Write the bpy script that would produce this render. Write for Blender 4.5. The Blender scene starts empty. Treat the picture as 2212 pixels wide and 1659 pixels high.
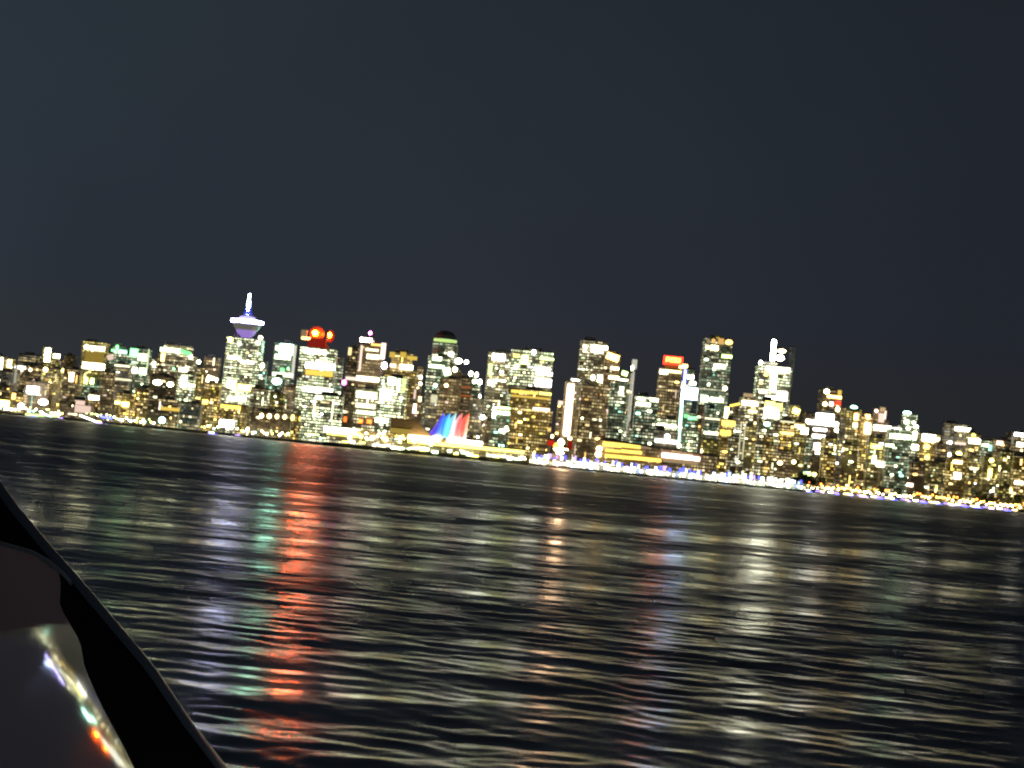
import bpy, bmesh, math, random
import numpy as np
from mathutils import Vector, Matrix
R = math.radians
random.seed(7)
S = bpy.context.scene
COL = S.collection

# ------------------------------------------------------------------ camera
CAM = Vector((0.0, 0.0, 5.0))
ROLL, PITCH, FPX, PW, PH = R(5.5), R(2.40), 3857.0, 2212.0, 1659.0   # working grid 2212 x 1659
F0 = Vector((0, math.cos(PITCH), math.sin(PITCH)))
R0 = Vector((1, 0, 0)); U0 = R0.cross(F0)
RV = R0 * math.cos(ROLL) + U0 * math.sin(ROLL)
UV = -R0 * math.sin(ROLL) + U0 * math.cos(ROLL)
cam = bpy.data.cameras.new('camera'); co = bpy.data.objects.new('camera', cam); COL.objects.link(co)
m = Matrix((RV, UV, -F0)).transposed().to_4x4(); m.translation = CAM; co.matrix_world = m
cam.sensor_width = 36; cam.lens = 18 / (PW / 2 / FPX)
cam.clip_start = 0.1; cam.clip_end = 40000
cam.dof.use_dof = True; cam.dof.focus_distance = 3.0; cam.dof.aperture_fstop = 22
S.camera = co

# ------------------------------------------------------------------ night sky
w = bpy.data.worlds.new('World'); S.world = w; w.use_nodes = True
nt = w.node_tree; N = nt.nodes; L = nt.links; N.clear()
out = N.new('ShaderNodeOutputWorld'); bg = N.new('ShaderNodeBackground')
tc = N.new('ShaderNodeTexCoord'); sp = N.new('ShaderNodeSeparateXYZ')
L.new(tc.outputs['Generated'], sp.inputs[0])
rp = N.new('ShaderNodeValToRGB'); L.new(sp.outputs['Z'], rp.inputs[0])
e = rp.color_ramp.elements
e[0].position = 0.0; e[0].color = (.0290, .0300, .0320, 1)
e[1].position = 1.0; e[1].color = (.010, .012, .018, 1)
for p, c in ((.05, (.0270, .0290, .0345)), (.085, (.0238, .0282, .0385)), (.15, (.0222, .0283, .0388)), (.25, (.0205, .0268, .0360)), (.34, (.0175, .0225, .0315))):
    q = e.new(p); q.color = (*c, 1)
az = N.new('ShaderNodeMapRange'); L.new(sp.outputs['X'], az.inputs[0])
az.inputs[1].default_value = -.30; az.inputs[2].default_value = .30; az.inputs[3].default_value = 1.14; az.inputs[4].default_value = .66
mu = N.new('ShaderNodeVectorMath'); mu.operation = 'SCALE'
L.new(rp.outputs[0], mu.inputs[0]); L.new(az.outputs[0], mu.inputs['Scale'])
hz = N.new('ShaderNodeTexNoise'); hz.inputs['Scale'].default_value = 5; hz.inputs['Detail'].default_value = 3; L.new(tc.outputs['Generated'], hz.inputs['Vector'])
hr = N.new('ShaderNodeMapRange'); L.new(hz.outputs['Fac'], hr.inputs[0]); hr.inputs[1].default_value = .3; hr.inputs[2].default_value = .7; hr.inputs[3].default_value = .93; hr.inputs[4].default_value = 1.07
mv = N.new('ShaderNodeVectorMath'); mv.operation = 'SCALE'; L.new(mu.outputs[0], mv.inputs[0]); L.new(hr.outputs[0], mv.inputs['Scale'])
tr = N.new('ShaderNodeMapRange'); L.new(sp.outputs['X'], tr.inputs[0]); tr.inputs[1].default_value = -.30; tr.inputs[2].default_value = 0; tr.inputs[3].default_value = .90; tr.inputs[4].default_value = 1
cr = N.new('ShaderNodeCombineXYZ'); L.new(tr.outputs[0], cr.inputs[0]); cr.inputs[1].default_value = 1.0; cr.inputs[2].default_value = 1.0
mt = N.new('ShaderNodeVectorMath'); mt.operation = 'MULTIPLY'; L.new(mv.outputs[0], mt.inputs[0]); L.new(cr.outputs[0], mt.inputs[1])
L.new(mt.outputs[0], bg.inputs[0]); bg.inputs[1].default_value = 1.0
L.new(bg.outputs[0], out.inputs[0])
S.view_settings.view_transform = 'Standard'; S.view_settings.look = 'None'
S.view_settings.exposure = 0; S.view_settings.gamma = 1
S.cycles.filter_width = 1.7
S.cycles.max_bounces = 4; S.cycles.diffuse_bounces = 1; S.cycles.glossy_bounces = 3
S.cycles.sample_clamp_indirect = 70; S.cycles.use_denoising = True
S.cycles.blur_glossy = 0.0; S.cycles.caustics_reflective = True

# ------------------------------------------------------------------ helpers
def ray(x, y):
    d = F0 * FPX + RV * (x - PW / 2) - UV * (y - PH / 2)
    return d.normalized()
def at(x, y, Y):
    d = ray(x, y); return CAM + d * (Y / d.y)
ZO = {1: (0, 596.4), 2: (325.3, 596.4), 3: (650.6, 650.6), 4: (975.9, 677.7), 5: (1247, 677.7), 6: (1518, 731.9), 7: (1832.5, 759)}
def zp(z, x, y):                       # survey grid coordinates -> working grid
    o = ZO[z]; return o[0] + x / 4.371, o[1] + y / 4.371
SC = lambda Y: Y / FPX
def base_depth(x):
    return float(np.interp(x, [-60, 600, 760, 1400, 1900, 2280], [2480, 2330, 2110, 2060, 2190, 2300]))
GZ = 3.0

def tag(o, label=None, cat=None, group=None, kind=None):
    for k, v in (('label', label), ('category', cat), ('group', group), ('kind', kind)):
        if v: o[k] = v
    return o
def empty(name, loc, rz=0):
    o = bpy.data.objects.new(name, None); COL.objects.link(o); o.location = loc; o.rotation_euler = (0, 0, rz)
    o.empty_display_size = 1; return o
def link(name, me, parent=None, loc=None):
    o = bpy.data.objects.new(name, me); COL.objects.link(o)
    if parent: o.parent = parent
    if loc: o.location = loc
    return o
def mesh(name, bm, mat):
    bmesh.ops.recalc_face_normals(bm, faces=bm.faces)
    me = bpy.data.meshes.new(name); bm.to_mesh(me); bm.free()
    for q in (mat if isinstance(mat, list) else [mat]): me.materials.append(q)
    return me
def bbox(bm, x0, x1, y0, y1, z0, z1):
    v = [bm.verts.new(p) for p in ((x0,y0,z0),(x1,y0,z0),(x1,y1,z0),(x0,y1,z0),(x0,y0,z1),(x1,y0,z1),(x1,y1,z1),(x0,y1,z1))]
    for f in ((0,1,2,3),(4,5,6,7),(0,1,5,4),(1,2,6,5),(2,3,7,6),(3,0,4,7)): bm.faces.new([v[i] for i in f])
def prism(bm, pts, z0, z1, ztop=None):  # footprint prism, optional per-point top
    n = len(pts); zt = ztop or [z1] * n
    a = [bm.verts.new((p[0], p[1], z0)) for p in pts]; b = [bm.verts.new((p[0], p[1], zt[i])) for i, p in enumerate(pts)]
    for i in range(n): bm.faces.new((a[i], a[(i+1) % n], b[(i+1) % n], b[i]))
    bm.faces.new(a[::-1]); bm.faces.new(b)

def emis(name, c, s):
    m = bpy.data.materials.new(name); m.use_nodes = True; n = m.node_tree.nodes
    b = n['Principled BSDF']; b.inputs['Base Color'].default_value = (.02, .02, .02, 1)
    b.inputs['Emission Color'].default_value = (*c, 1); b.inputs['Emission Strength'].default_value = s
    return m
def plain(name, c, rough=.7, metal=0, var=.25, scale=.3):
    m = bpy.data.materials.new(name); m.use_nodes = True; n = m.node_tree.nodes; l = m.node_tree.links
    b = n['Principled BSDF']; b.inputs['Roughness'].default_value = rough; b.inputs['Metallic'].default_value = metal
    t = n.new('ShaderNodeTexNoise'); t.inputs['Scale'].default_value = scale; t.inputs['Detail'].default_value = 4
    tcn = n.new('ShaderNodeTexCoord'); l.new(tcn.outputs['Object'], t.inputs['Vector'])
    r = n.new('ShaderNodeValToRGB'); l.new(t.outputs['Fac'], r.inputs[0])
    r.color_ramp.elements[0].color = (*[q * (1 - var) for q in c], 1); r.color_ramp.elements[1].color = (*[min(1, q * (1 + var)) for q in c], 1)
    l.new(r.outputs[0], b.inputs['Base Color']); return m

CLR = dict(warm=(1, .78, .34), yellow=(1, .87, .18), neutral=(1, .95, .60), cool=(.82, 1, .56), amber=(1, .56, .15), pink=(1, .72, .58),
           green=(.22, 1, .30), aqua=(.42, 1, .74), blue=(.10, .12, 1), red=(1, .035, .015), orange=(1, .20, .03), flame=(1, .11, .002), strip=(1, .62, .34), violet=(.52, .46, 1), purple=(.50, .32, .95),
           white=(1, 1, .86), ice=(.50, .68, 1), lime=(.70, 1, .30), magenta=(1, .15, .65), gold=(1, .68, .11), brown=(.60, .42, .22), grey=(.62, .60, .48))
_em = {}
def E(c, s):
    k = (c, round(s, 2))
    if k not in _em: _em[k] = emis(f'{c}_light', CLR[c], s)
    return _em[k]
_ub = {}
def unit_box(c, s):                    # 1 m box, centred in x and z, front at y = -.5
    k = (c, round(s, 2), 'b')
    if k not in _ub:
        bm = bmesh.new(); bbox(bm, -.5, .5, -.5, .5, -.5, .5); _ub[k] = mesh('lit_panel', bm, E(c, s))
    return _ub[k]
def unit_disc(c, s):
    k = (c, round(s, 2), 'd')
    if k not in _ub:
        bm = bmesh.new(); bmesh.ops.create_icosphere(bm, subdivisions=2, radius=.5); _ub[k] = mesh('lit_globe', bm, E(c, s))
    return _ub[k]

def facade(name, ca, cb, p, k, base, cw=3.2, ch=3.7, wall=(.22, .18, .13), floors=.12):
    m = bpy.data.materials.new(name); m.use_nodes = True; n = m.node_tree.nodes; l = m.node_tree.links
    b = n['Principled BSDF']; b.inputs['Roughness'].default_value = .55
    def M(op, a, c=None, d=None):
        q = n.new('ShaderNodeMath'); q.operation = op
        for i, v in enumerate((a, c, d)):
            if v is None: continue
            if isinstance(v, (int, float)): q.inputs[i].default_value = v
            else: l.new(v, q.inputs[i])
        return q.outputs[0]
    tcn = n.new('ShaderNodeTexCoord'); s = n.new('ShaderNodeSeparateXYZ'); l.new(tcn.outputs['Object'], s.inputs[0])
    oi = n.new('ShaderNodeObjectInfo'); seed = M('MULTIPLY', oi.outputs['Random'], 97.0)
    u = M('DIVIDE', M('ADD', s.outputs[0], s.outputs[1]), cw); v = M('DIVIDE', s.outputs[2], ch)
    cu, cv = M('FLOOR', u), M('FLOOR', v); fu, fv = M('FRACT', u), M('FRACT', v)
    def wn(a, c, d):
        cb_ = n.new('ShaderNodeCombineXYZ')
        for i, q in enumerate((a, c, d)):
            if isinstance(q, (int, float)): cb_.inputs[i].default_value = q
            else: l.new(q, cb_.inputs[i])
        t = n.new('ShaderNodeTexWhiteNoise'); l.new(cb_.outputs[0], t.inputs['Vector']); return t
    w1 = wn(cu, cv, seed); w2 = wn(cv, seed, 7.3); w3 = wn(M('FLOOR', M('DIVIDE', u, 4.0)), cv, M('ADD', seed, 3.1))
    lit = M('GREATER_THAN', w1.outputs['Value'], 1 - p)
    run = M('GREATER_THAN', w3.outputs['Value'], 1 - p * .8)
    flo = M('GREATER_THAN', w2.outputs['Value'], 1 - floors)
    amt = M('ADD', M('ADD', M('MULTIPLY', lit, .6), M('MULTIPLY', run, .8)), M('MULTIPLY', flo, .7))
    sc = n.new('ShaderNodeSeparateColor'); l.new(w1.outputs['Color'], sc.inputs[0])
    amt = M('MULTIPLY', amt, M('ADD', M('POWER', sc.outputs[1], 2.0), .12))
    mask = M('MULTIPLY', M('MULTIPLY', M('GREATER_THAN', fu, .14), M('LESS_THAN', fu, .88)), M('MULTIPLY', M('GREATER_THAN', fv, .22), M('LESS_THAN', fv, .78)))
    g = n.new('ShaderNodeNewGeometry'); gs = n.new('ShaderNodeSeparateXYZ'); l.new(g.outputs['Normal'], gs.inputs[0])
    mask = M('MULTIPLY', mask, M('LESS_THAN', M('ABSOLUTE', gs.outputs[2]), .5))
    big = n.new('ShaderNodeTexNoise'); big.inputs['Scale'].default_value = .055; big.inputs['Detail'].default_value = 3; l.new(tcn.outputs['Object'], big.inputs['Vector'])
    br = n.new('ShaderNodeMapRange'); l.new(big.outputs['Fac'], br.inputs[0]); br.inputs[1].default_value = .36; br.inputs[2].default_value = .64; br.inputs[3].default_value = .25; br.inputs[4].default_value = 1.7
    fill_glow = M('MULTIPLY', M('MULTIPLY', M('ADD', M('MULTIPLY', w3.outputs['Value'], 1.1), .45), base), br.outputs[0])  # dim glow in every cell, standing in for street light on the walls
    fill_glow = M('MULTIPLY', fill_glow, M('ADD', M('MULTIPLY', w1.outputs['Value'], 1.8), .15))
    st = M('MULTIPLY', M('ADD', M('MULTIPLY', amt, k), fill_glow), mask)
    mx = n.new('ShaderNodeMix'); mx.data_type = 'RGBA'; l.new(w3.outputs['Value'], mx.inputs[0])
    mx.inputs[6].default_value = (*ca, 1); mx.inputs[7].default_value = (*cb, 1)
    l.new(mx.outputs[2], b.inputs['Emission Color']); l.new(st, b.inputs['Emission Strength'])
    mw = n.new('ShaderNodeMix'); mw.data_type = 'RGBA'; l.new(mask, mw.inputs[0])
    mw.inputs[6].default_value = (*wall, 1); mw.inputs[7].default_value = (.02, .02, .022, 1)
    l.new(mw.outputs[2], b.inputs['Base Color'])
    return m
FM = {
 'unlit': facade('unlit_facade', (.35, .5, .6), CLR['grey'], .04, .3, .05, wall=(.10, .12, .13), floors=.0),
 'off':   facade('office_facade', CLR['warm'], CLR['neutral'], .26, 1.7, .26),
 'res':   facade('apartment_facade', CLR['yellow'], CLR['warm'], .15, 1.5, .22, 4.2, 3.1),
 'dark':  facade('dark_facade', CLR['warm'], CLR['brown'], .07, .8, .11, wall=(.12, .09, .07), floors=.05),
 'teal':  facade('green_glass_facade', (.62, 1, .62), CLR['neutral'], .18, 1.3, .20, wall=(.14, .16, .12)),
 'gold':  facade('amber_facade', CLR['gold'], CLR['warm'], .24, 1.3, .30, wall=(.3, .2, .1)),
 'white': facade('bright_office_facade', CLR['neutral'], CLR['cool'], .42, 2.3, .36, floors=.3),
 'brown': facade('brown_facade', CLR['brown'], CLR['warm'], .12, .8, .24, wall=(.26, .17, .11)),
 'grey':  facade('grey_facade', CLR['grey'], CLR['warm'], .10, .8, .24, wall=(.3, .28, .27)),
}
PAL = {'unlit': ['grey'],
 'off': ['neutral', 'warm', 'cool', 'cool', 'white'], 'res': ['yellow', 'warm', 'cool', 'neutral', 'amber', 'white'], 'dark': ['warm', 'neutral', 'amber'],
 'teal': ['cool', 'aqua', 'neutral', 'cool'], 'gold': ['gold', 'yellow', 'amber', 'warm'], 'white': ['neutral', 'white', 'cool', 'neutral', 'warm'],
 'brown': ['warm', 'pink', 'amber', 'neutral'], 'grey': ['neutral', 'white', 'warm']}
DEN = {'unlit': .0004, 'off': .0105, 'res': .0100, 'dark': .0038, 'teal': .0085, 'gold': .0095, 'white': .0170, 'brown': .0055, 'grey': .0050}
ROOF = plain('roof_gravel', (.10, .09, .08))
STEEL = plain('painted_steel', (.35, .36, .38), .4, .6)
CONC = plain('concrete', (.32, .30, .27))

# ------------------------------------------------------------------ city buildings
NB = [0]
def building(z, x0, x1, y0, lay, sty, shp, label, feats=(), yaw=None, den=1.0, name=None):
    (a, yy), (b, _) = zp(z, x0, y0), zp(z, x1, y0)
    if z < 3 and name and name != 'lookout_tower': lay = 4
    cx = (a + b) / 2; Y = base_depth(cx) + (0, 110, 230, 330, -50)[lay] + (NB[0] % 3) * 14; NB[0] += 1
    top = at(cx, yy, Y); s = SC(Y)
    VW = (b - a) * s; H = top.z - GZ
    if yaw is None: yaw = 0 if feats or shp in ('round', 'slant') else random.choice((-14, -9, 8, 13, 17, -18))
    t = R(abs(yaw)); ratio = .8 if VW < 45 else .5
    W = VW / (math.cos(t) + ratio * math.sin(t)); D = max(10, W * ratio)
    nm = name or ('office_tower' if H > 95 else 'apartment_tower' if H > 62 else 'city_block')
    root = empty(nm, (top.x, Y + D / 2, GZ), R(yaw))
    tag(root, label, 'tower' if H > 62 else 'building', 'downtown buildings behind the shore')
    w2, d2 = W / 2, D / 2
    bm = bmesh.new(); hw = [(-w2, w2, 0, H)]
    foot = [(-w2, -d2), (w2, -d2), (w2, d2), (-w2, d2)]
    if shp == 'round':
        pts = [(w2 * math.cos(q), d2 * math.sin(q)) for q in [2 * math.pi * i / 20 for i in range(20)]]; prism(bm, pts, 0, H)
    elif shp == 'oct':
        c = min(w2, d2) * .35
        prism(bm, [(-w2+c,-d2),(w2-c,-d2),(w2,-d2+c),(w2,d2-c),(w2-c,d2),(-w2+c,d2),(-w2,d2-c),(-w2,-d2+c)], 0, H)
    elif shp == 'step':                       # lower shoulder on one or both sides
        h1 = H * random.uniform(.80, .92); k = random.uniform(.62, .8)
        prism(bm, foot, 0, h1); prism(bm, [(p[0]*k, p[1]*k) for p in foot], h1, H)
    elif shp == 'slantr':                     # roof falls to the right
        prism(bm, foot, 0, H, [H, H*.84, H*.84, H])
    elif shp == 'slantl':
        prism(bm, foot, 0, H, [H*.84, H, H, H*.84])
    else:
        prism(bm, foot, 0, H)
    body = link('tower_wall' if H > 62 else 'wall', mesh('wall', bm, FM[sty]), root)
    # roof parts: parapet plus plant room
    if shp in ('box', 'oct', 'step', 'round'):
        kk = .7 if shp == 'step' else .98
        bm = bmesh.new(); bbox(bm, -w2*kk, w2*kk, -d2*kk, d2*kk, H + .02, H + 1.1); link('roof', mesh('roof', bm, ROOF), root)
        if W > 12:
            ph = random.uniform(2.5, 5.0); off = random.uniform(-.2, .2) * W
            bm = bmesh.new(); bbox(bm, off - W*.2, off + W*.2, -D*.2, D*.25, H + 1.12, H + 1.1 + ph); link('plant_room', mesh('plant_room', bm, CONC), root)
    # lit windows, snapped to floors, on the camera-side face and the visible flank
    area = VW * H; n = int(max(5, min(78, area * DEN[sty] * den * .88)))
    fh = 3.7
    for i in range(n):
        c = random.choice(PAL[sty]); st = random.choice((.9, 1.3, 1.8, 2.5, 3.5, 7.0))
        ww = random.choice((1.6, 2.6, 2.6, 3.6, 5.0)) * (1.6 if sty in ('white', 'off') and random.random() < .35 else 1)
        hh = random.choice((1.7, 2.2, 2.6)); ww = min(ww, W * .6)
        zz = (int(random.uniform(.5, max(1, H / fh - 1.2))) + .5) * fh
        if random.random() < .12 and sty in ('off', 'res', 'brown', 'gold'): ww, hh = 1.6, random.choice((7.2, 10.8))
        zz = min(zz, H - hh / 2 - 1)
        if shp.startswith('slant'): zz = min(zz, H * .84 - 2)
        o = link('lit_window', unit_box(c, st), root)
        kx = .62 if shp == 'step' and zz > H * .78 else .95
        if shp == 'round':
            q = R(random.uniform(205, 335)); o.location = (w2 * math.cos(q) * .99, d2 * math.sin(q) * .99, zz); o.rotation_euler.z = q + R(90); ww = min(ww, W*.2)
            o.scale = (ww, .5, hh); continue
        if yaw and random.random() < ratio * math.sin(t) * 2 and shp in ('box',):
            sx = -1 if yaw > 0 else 1
            o.location = (sx * w2, random.uniform(-.42, .42) * D, zz); o.scale = (.5, min(ww, D*.3), hh)
        else:
            lim = max(0, W * kx / 2 - ww / 2 - (W*.14 if shp == 'oct' else 0))
            o.location = (random.uniform(-lim, lim), -d2 * (1 if kx > .9 else .82), zz); o.scale = (ww, .5, hh)
    inv = Matrix.Rotation(-R(yaw), 3, 'Z')
    for f in feats:
        fn, fx0, fy0, fx1, fy1, fc, fs = f[:7]; kind = f[7] if len(f) > 7 else 'box'
        (p0, q0), (p1, q1) = zp(z, fx0, fy0), zp(z, fx1, fy1)
        yf = Y - .6; P = at((p0 + p1) / 2, (q0 + q1) / 2, yf); s2 = SC(yf)
        dx, dz = (p1 - p0) * s2, (q1 - q0) * s2
        lp = inv @ (Vector((P.x, yf, P.z)) - root.location)
        dep = 1.2
        above = P.z - GZ > H - .5
        if above: lp = inv @ (Vector((P.x, Y + min(D / 2, 8), P.z)) - root.location); dep = min(D * .5, max(2.0, min(dx, 10)))
        o = link(fn, unit_disc(fc, fs) if kind in ('disc', 'backdisc') else unit_box(fc, fs), root)
        if kind == 'disc': dx, dz = dx * .8, dz * .8
        o.location = lp; o.scale = (dx, dep, dz)
        if kind in ('back', 'backdisc'): o.location.y += 9
        if kind == 'tilt': o.rotation_euler.y = R(-18)
        if kind == 'tiltr': o.rotation_euler.y = R(14)
    return root, W, D, H, Y

B = building
LB = 'light_band'; SG = 'sign_panel'; BC = 'beacon'; CR = 'crown_light'; PN = 'lit_panel'
# ---- far left
B(1, -80, 60, 755, 1, 'res', 'box', 'yellow-lit tower cut off by the left edge of the view', [(PN, -5, 770, 25, 880, 'neutral', 8)])
B(1, 62, 130, 785, 1, 'res', 'box', 'slim warm-lit tower next to the one at the left edge', [(PN, 70, 790, 108, 865, 'warm', 6)])
B(1, 140, 395, 742, 3, 'grey', 'oct', 'broad dim lilac-brown block rising behind the slim tower near the left edge', den=.3)
B(1, -60, 150, 900, 0, 'grey', 'box', 'pale grey block at the left edge above the dark warehouse', [(LB, 136, 840, 158, 1010, 'grey', .6)], den=.3)
B(1, 160, 395, 850, 1, 'brown', 'box', 'brown block with a white light bar on its roof near the left edge', [(LB, 140, 850, 240, 875, 'white', 7)])
B(1, 412, 480, 672, 1, 'res', 'box', 'narrow tower with a white light strip down its upper face, near the left edge', [(LB, 424, 680, 474, 810, 'neutral', 10)])
B(1, 484, 572, 700, 2, 'res', 'slantr', 'warm tower with sloping top tucked beside the white-strip tower', [(PN, 505, 735, 565, 775, 'neutral', 9)])
B(1, 585, 722, 752, 1, 'dark', 'box', 'dark grey slab tower left of the bright white-banded tower', den=1.3)
B(1, 400, 585, 870, 0, 'res', 'box', 'mid-rise with a row of round yellow lights below the narrow white-strip tower', [(PN, 405, 855, 455, 910, 'warm', 12, 'disc'), (PN, 575, 868, 625, 915, 'yellow', 12, 'disc'), (PN, 268, 865, 306, 905, 'warm', 9, 'disc')])
B(1, 600, 765, 880, 0, 'brown', 'box', 'brown mid-rise with tall white light strip, left of the white-banded tower', [(LB, 655, 910, 695, 995, 'neutral', 8)])
B(1, 778, 1000, 625, 1, 'res', 'box', 'bright tower with white crown band, olive middle and white belt, near the left edge',
  [(CR, 790, 640, 845, 700, 'neutral', 9, 'disc'), (CR, 850, 662, 990, 705, 'neutral', 4), (LB, 780, 822, 985, 878, 'neutral', 14), (PN, 800, 715, 980, 815, 'gold', .28)])
B(1, 770, 960, 985, 0, 'teal', 'box', 'low dark green block topped by two yellow lamps under the white-banded tower', [(PN, 795, 955, 826, 1015, 'yellow', 7), (PN, 852, 965, 886, 1020, 'lime', 6)], den=.5)
B(1, 1040, 1212, 668, 1, 'teal', 'step', 'tower with a green-lit roof right of the white-banded tower',
  [(CR, 1052, 690, 1092, 712, 'green', 3.5), (CR, 1095, 652, 1118, 690, 'green', 4), (CR, 1115, 698, 1198, 732, 'aqua', 3.0), (PN, 1012, 740, 1070, 790, 'pink', .9, 'tilt')])
B(1, 1228, 1408, 680, 1, 'teal', 'box', 'pale green-white tower whose upper left corner glows green',
  [(CR, 1228, 685, 1300, 760, 'green', 4), (PN, 1305, 735, 1385, 800, 'cool', 5), (PN, 1228, 862, 1292, 915, 'cool', 11), (PN, 1315, 870, 1380, 930, 'cool', 7), (LB, 1390, 690, 1404, 880, 'cool', 1.0)])
B(1, 1075, 1228, 835, 0, 'grey', 'box', 'outlined grey block below the two green-topped towers', [(LB, 1082, 838, 1226, 856, 'neutral', 2.0), (LB, 1085, 968, 1235, 985, 'neutral', 1.4)], den=.5)
B(1, 950, 1085, 900, 0, 'brown', 'box', 'olive-brown mid-rise beside the outlined grey block')
B(1, 1262, 1480, 1062, 0, 'gold', 'round', 'low round ochre-lit building beneath the pale green-white tower', den=1.6)
B(1, -60, 100, 1035, 0, 'dark', 'box', 'dark brown warehouse at the left edge with a glowing yellow strip below it', [(LB, -40, 1172, 95, 1232, 'yellow', 9)], den=.1, name='warehouse')
B(1, 100, 235, 1100, 0, 'gold', 'box', 'small amber-lit shed beside the dark warehouse', [(PN, 112, 1105, 145, 1165, 'amber', 4), (PN, 160, 1190, 235, 1260, 'pink', 12, 'disc')], name='shed')
B(1, 240, 470, 1000, 0, 'brown', 'box', 'brown mid-rise behind the white lantern billboard on the left shore', [(PN, 350, 1155, 465, 1225, 'white', 16, 'disc')])
B(1, 480, 600, 1010, 0, 'gold', 'box', 'narrow ochre block between the lantern billboard and the pink hall')
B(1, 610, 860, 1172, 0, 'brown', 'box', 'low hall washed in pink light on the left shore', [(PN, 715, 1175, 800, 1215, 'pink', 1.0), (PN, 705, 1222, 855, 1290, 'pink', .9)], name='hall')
B(1, 835, 960, 1100, 0, 'dark', 'box', 'low dark block with a bright white bow of lights right of the pink hall', [(LB, 838, 1130, 955, 1168, 'neutral', 12)])
B(1, 960, 1100, 1130, 0, 'dark', 'slantl', 'low block with a brown sloping roof behind the left seawall')
B(1, 1100, 1260, 1110, 0, 'gold', 'box', 'low yellow-lit block left of the round ochre building', [(PN, 1085, 1180, 1135, 1210, 'yellow', 8), (PN, 1150, 1190, 1215, 1232, 'yellow', 10)])
# ---- left towers
B(2, 85, 420, 655, 1, 'off', 'step', 'broad stepped tower with pale green roof lights left of the needle tower',
  [(CR, 92, 680, 280, 718, 'cool', 5), (CR, 285, 705, 385, 740, 'green', 1.6, 'tiltr'), (PN, 355, 740, 400, 785, 'neutral', 11, 'disc'), (PN, 205, 862, 232, 888, 'green', 9, 'disc'), (PN, 270, 868, 350, 902, 'neutral', 12), (PN, 100, 725, 130, 800, 'yellow', 9)])
B(2, 0, 85, 790, 1, 'off', 'box', 'lower warm-lit wing left of the broad stepped tower', [(PN, 8, 800, 52, 850, 'neutral', 12, 'disc'), (PN, 80, 815, 118, 875, 'neutral', 9)])
B(2, 0, 250, 940, 0, 'dark', 'box', 'dark mid-rise with two blown-out white lights beneath the stepped tower', [(PN, 10, 972, 120, 1035, 'neutral', 16, 'disc'), (PN, 145, 995, 225, 1050, 'neutral', 15, 'disc')])
B(2, 262, 420, 925, 0, 'white', 'box', 'white-lit mid-rise at the foot of the stepped tower', [(LB, 288, 940, 338, 1050, 'neutral', 7), (LB, 340, 1020, 418, 1048, 'neutral', 5)])
B(2, 505, 652, 765, 1, 'brown', 'box', 'dusky pink-brown tower directly left of the needle tower', [(PN, 428, 785, 480, 835, 'cool', 9, 'disc'), (PN, 530, 950, 630, 1010, 'neutral', 11, 'tiltr')])
B(2, 425, 520, 870, 0, 'res', 'box', 'slender warm mid-rise between the stepped tower and the pink-brown tower')
B(2, 520, 660, 1010, 0, 'gold', 'box', 'amber-lit low block below the pink-brown tower', [(PN, 465, 1165, 540, 1205, 'gold', 6)])
B(2, 80, 275, 1170, 0, 'brown', 'box', 'long brown shed with a glowing yellow storey on the shore', [(LB, 95, 1240, 275, 1272, 'gold', .9)], den=.3, name='shed')
B(2, 282, 475, 1200, 0, 'grey', 'box', 'grey-mauve shed beside the yellow-storeyed shed', [(LB, 280, 1192, 470, 1210, 'pink', .6)], den=.3, name='shed')
# needle tower (lookout disc on top) is built below
B(2, 1172, 1366, 636, 2, 'teal', 'box', 'white-topped tower with a bright roof block and pale outline right of the needle tower',
  [(PN, 1222, 645, 1340, 740, 'aqua', 34), (PN, 1180, 655, 1222, 700, 'cool', 3), (LB, 1172, 745, 1320, 785, 'cool', 6), (LB, 1340, 660, 1364, 970, 'grey', 1.2), (PN, 1225, 868, 1262, 905, 'green', 2), (PN, 1285, 855, 1312, 890, 'green', 8, 'disc'), (LB, 1150, 915, 1345, 948, 'cool', 3.5)], den=.25)
B(2, 1105, 1265, 955, 1, 'teal', 'box', 'small tower with a glaring white disc, in front of the white-topped tower', [(PN, 1135, 955, 1248, 1030, 'aqua', 28, 'disc')])
B(2, 1030, 1102, 808, 1, 'teal', 'box', 'thin green-lit tower hugging the right side of the needle tower', [(PN, 1028, 812, 1080, 880, 'cool', 9, 'disc')])
B(2, 642, 905, 1222, 0, 'gold', 'box', 'low ochre building with a gold cornice below the needle tower', [(LB, 660, 1218, 850, 1250, 'gold', 2.5)])
B(2, 940, 1120, 1065, 0, 'off', 'box', 'mid-rise full of white windows at the right foot of the needle tower')
B(2, 1125, 1285, 1110, 0, 'res', 'box', 'low block below the tower with the glaring white disc')
B(2, 1250, 1400, 1045, 1, 'grey', 'box', 'plain grey-olive block left of the foot of the red-crowned tower', den=.5)
B(2, 470, 640, 1290, 0, 'white', 'box', 'very bright white quay building left of the ochre one', [(PN, 545, 1280, 625, 1360, 'white', 14), (PN, 470, 1345, 505, 1420, 'yellow', 6)])
B(2, 650, 800, 1345, 0, 'white', 'slantl', 'small gabled kiosk glowing white on the shore below the needle tower', [(PN, 650, 1360, 785, 1425, 'white', 14)], name='kiosk')
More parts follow.
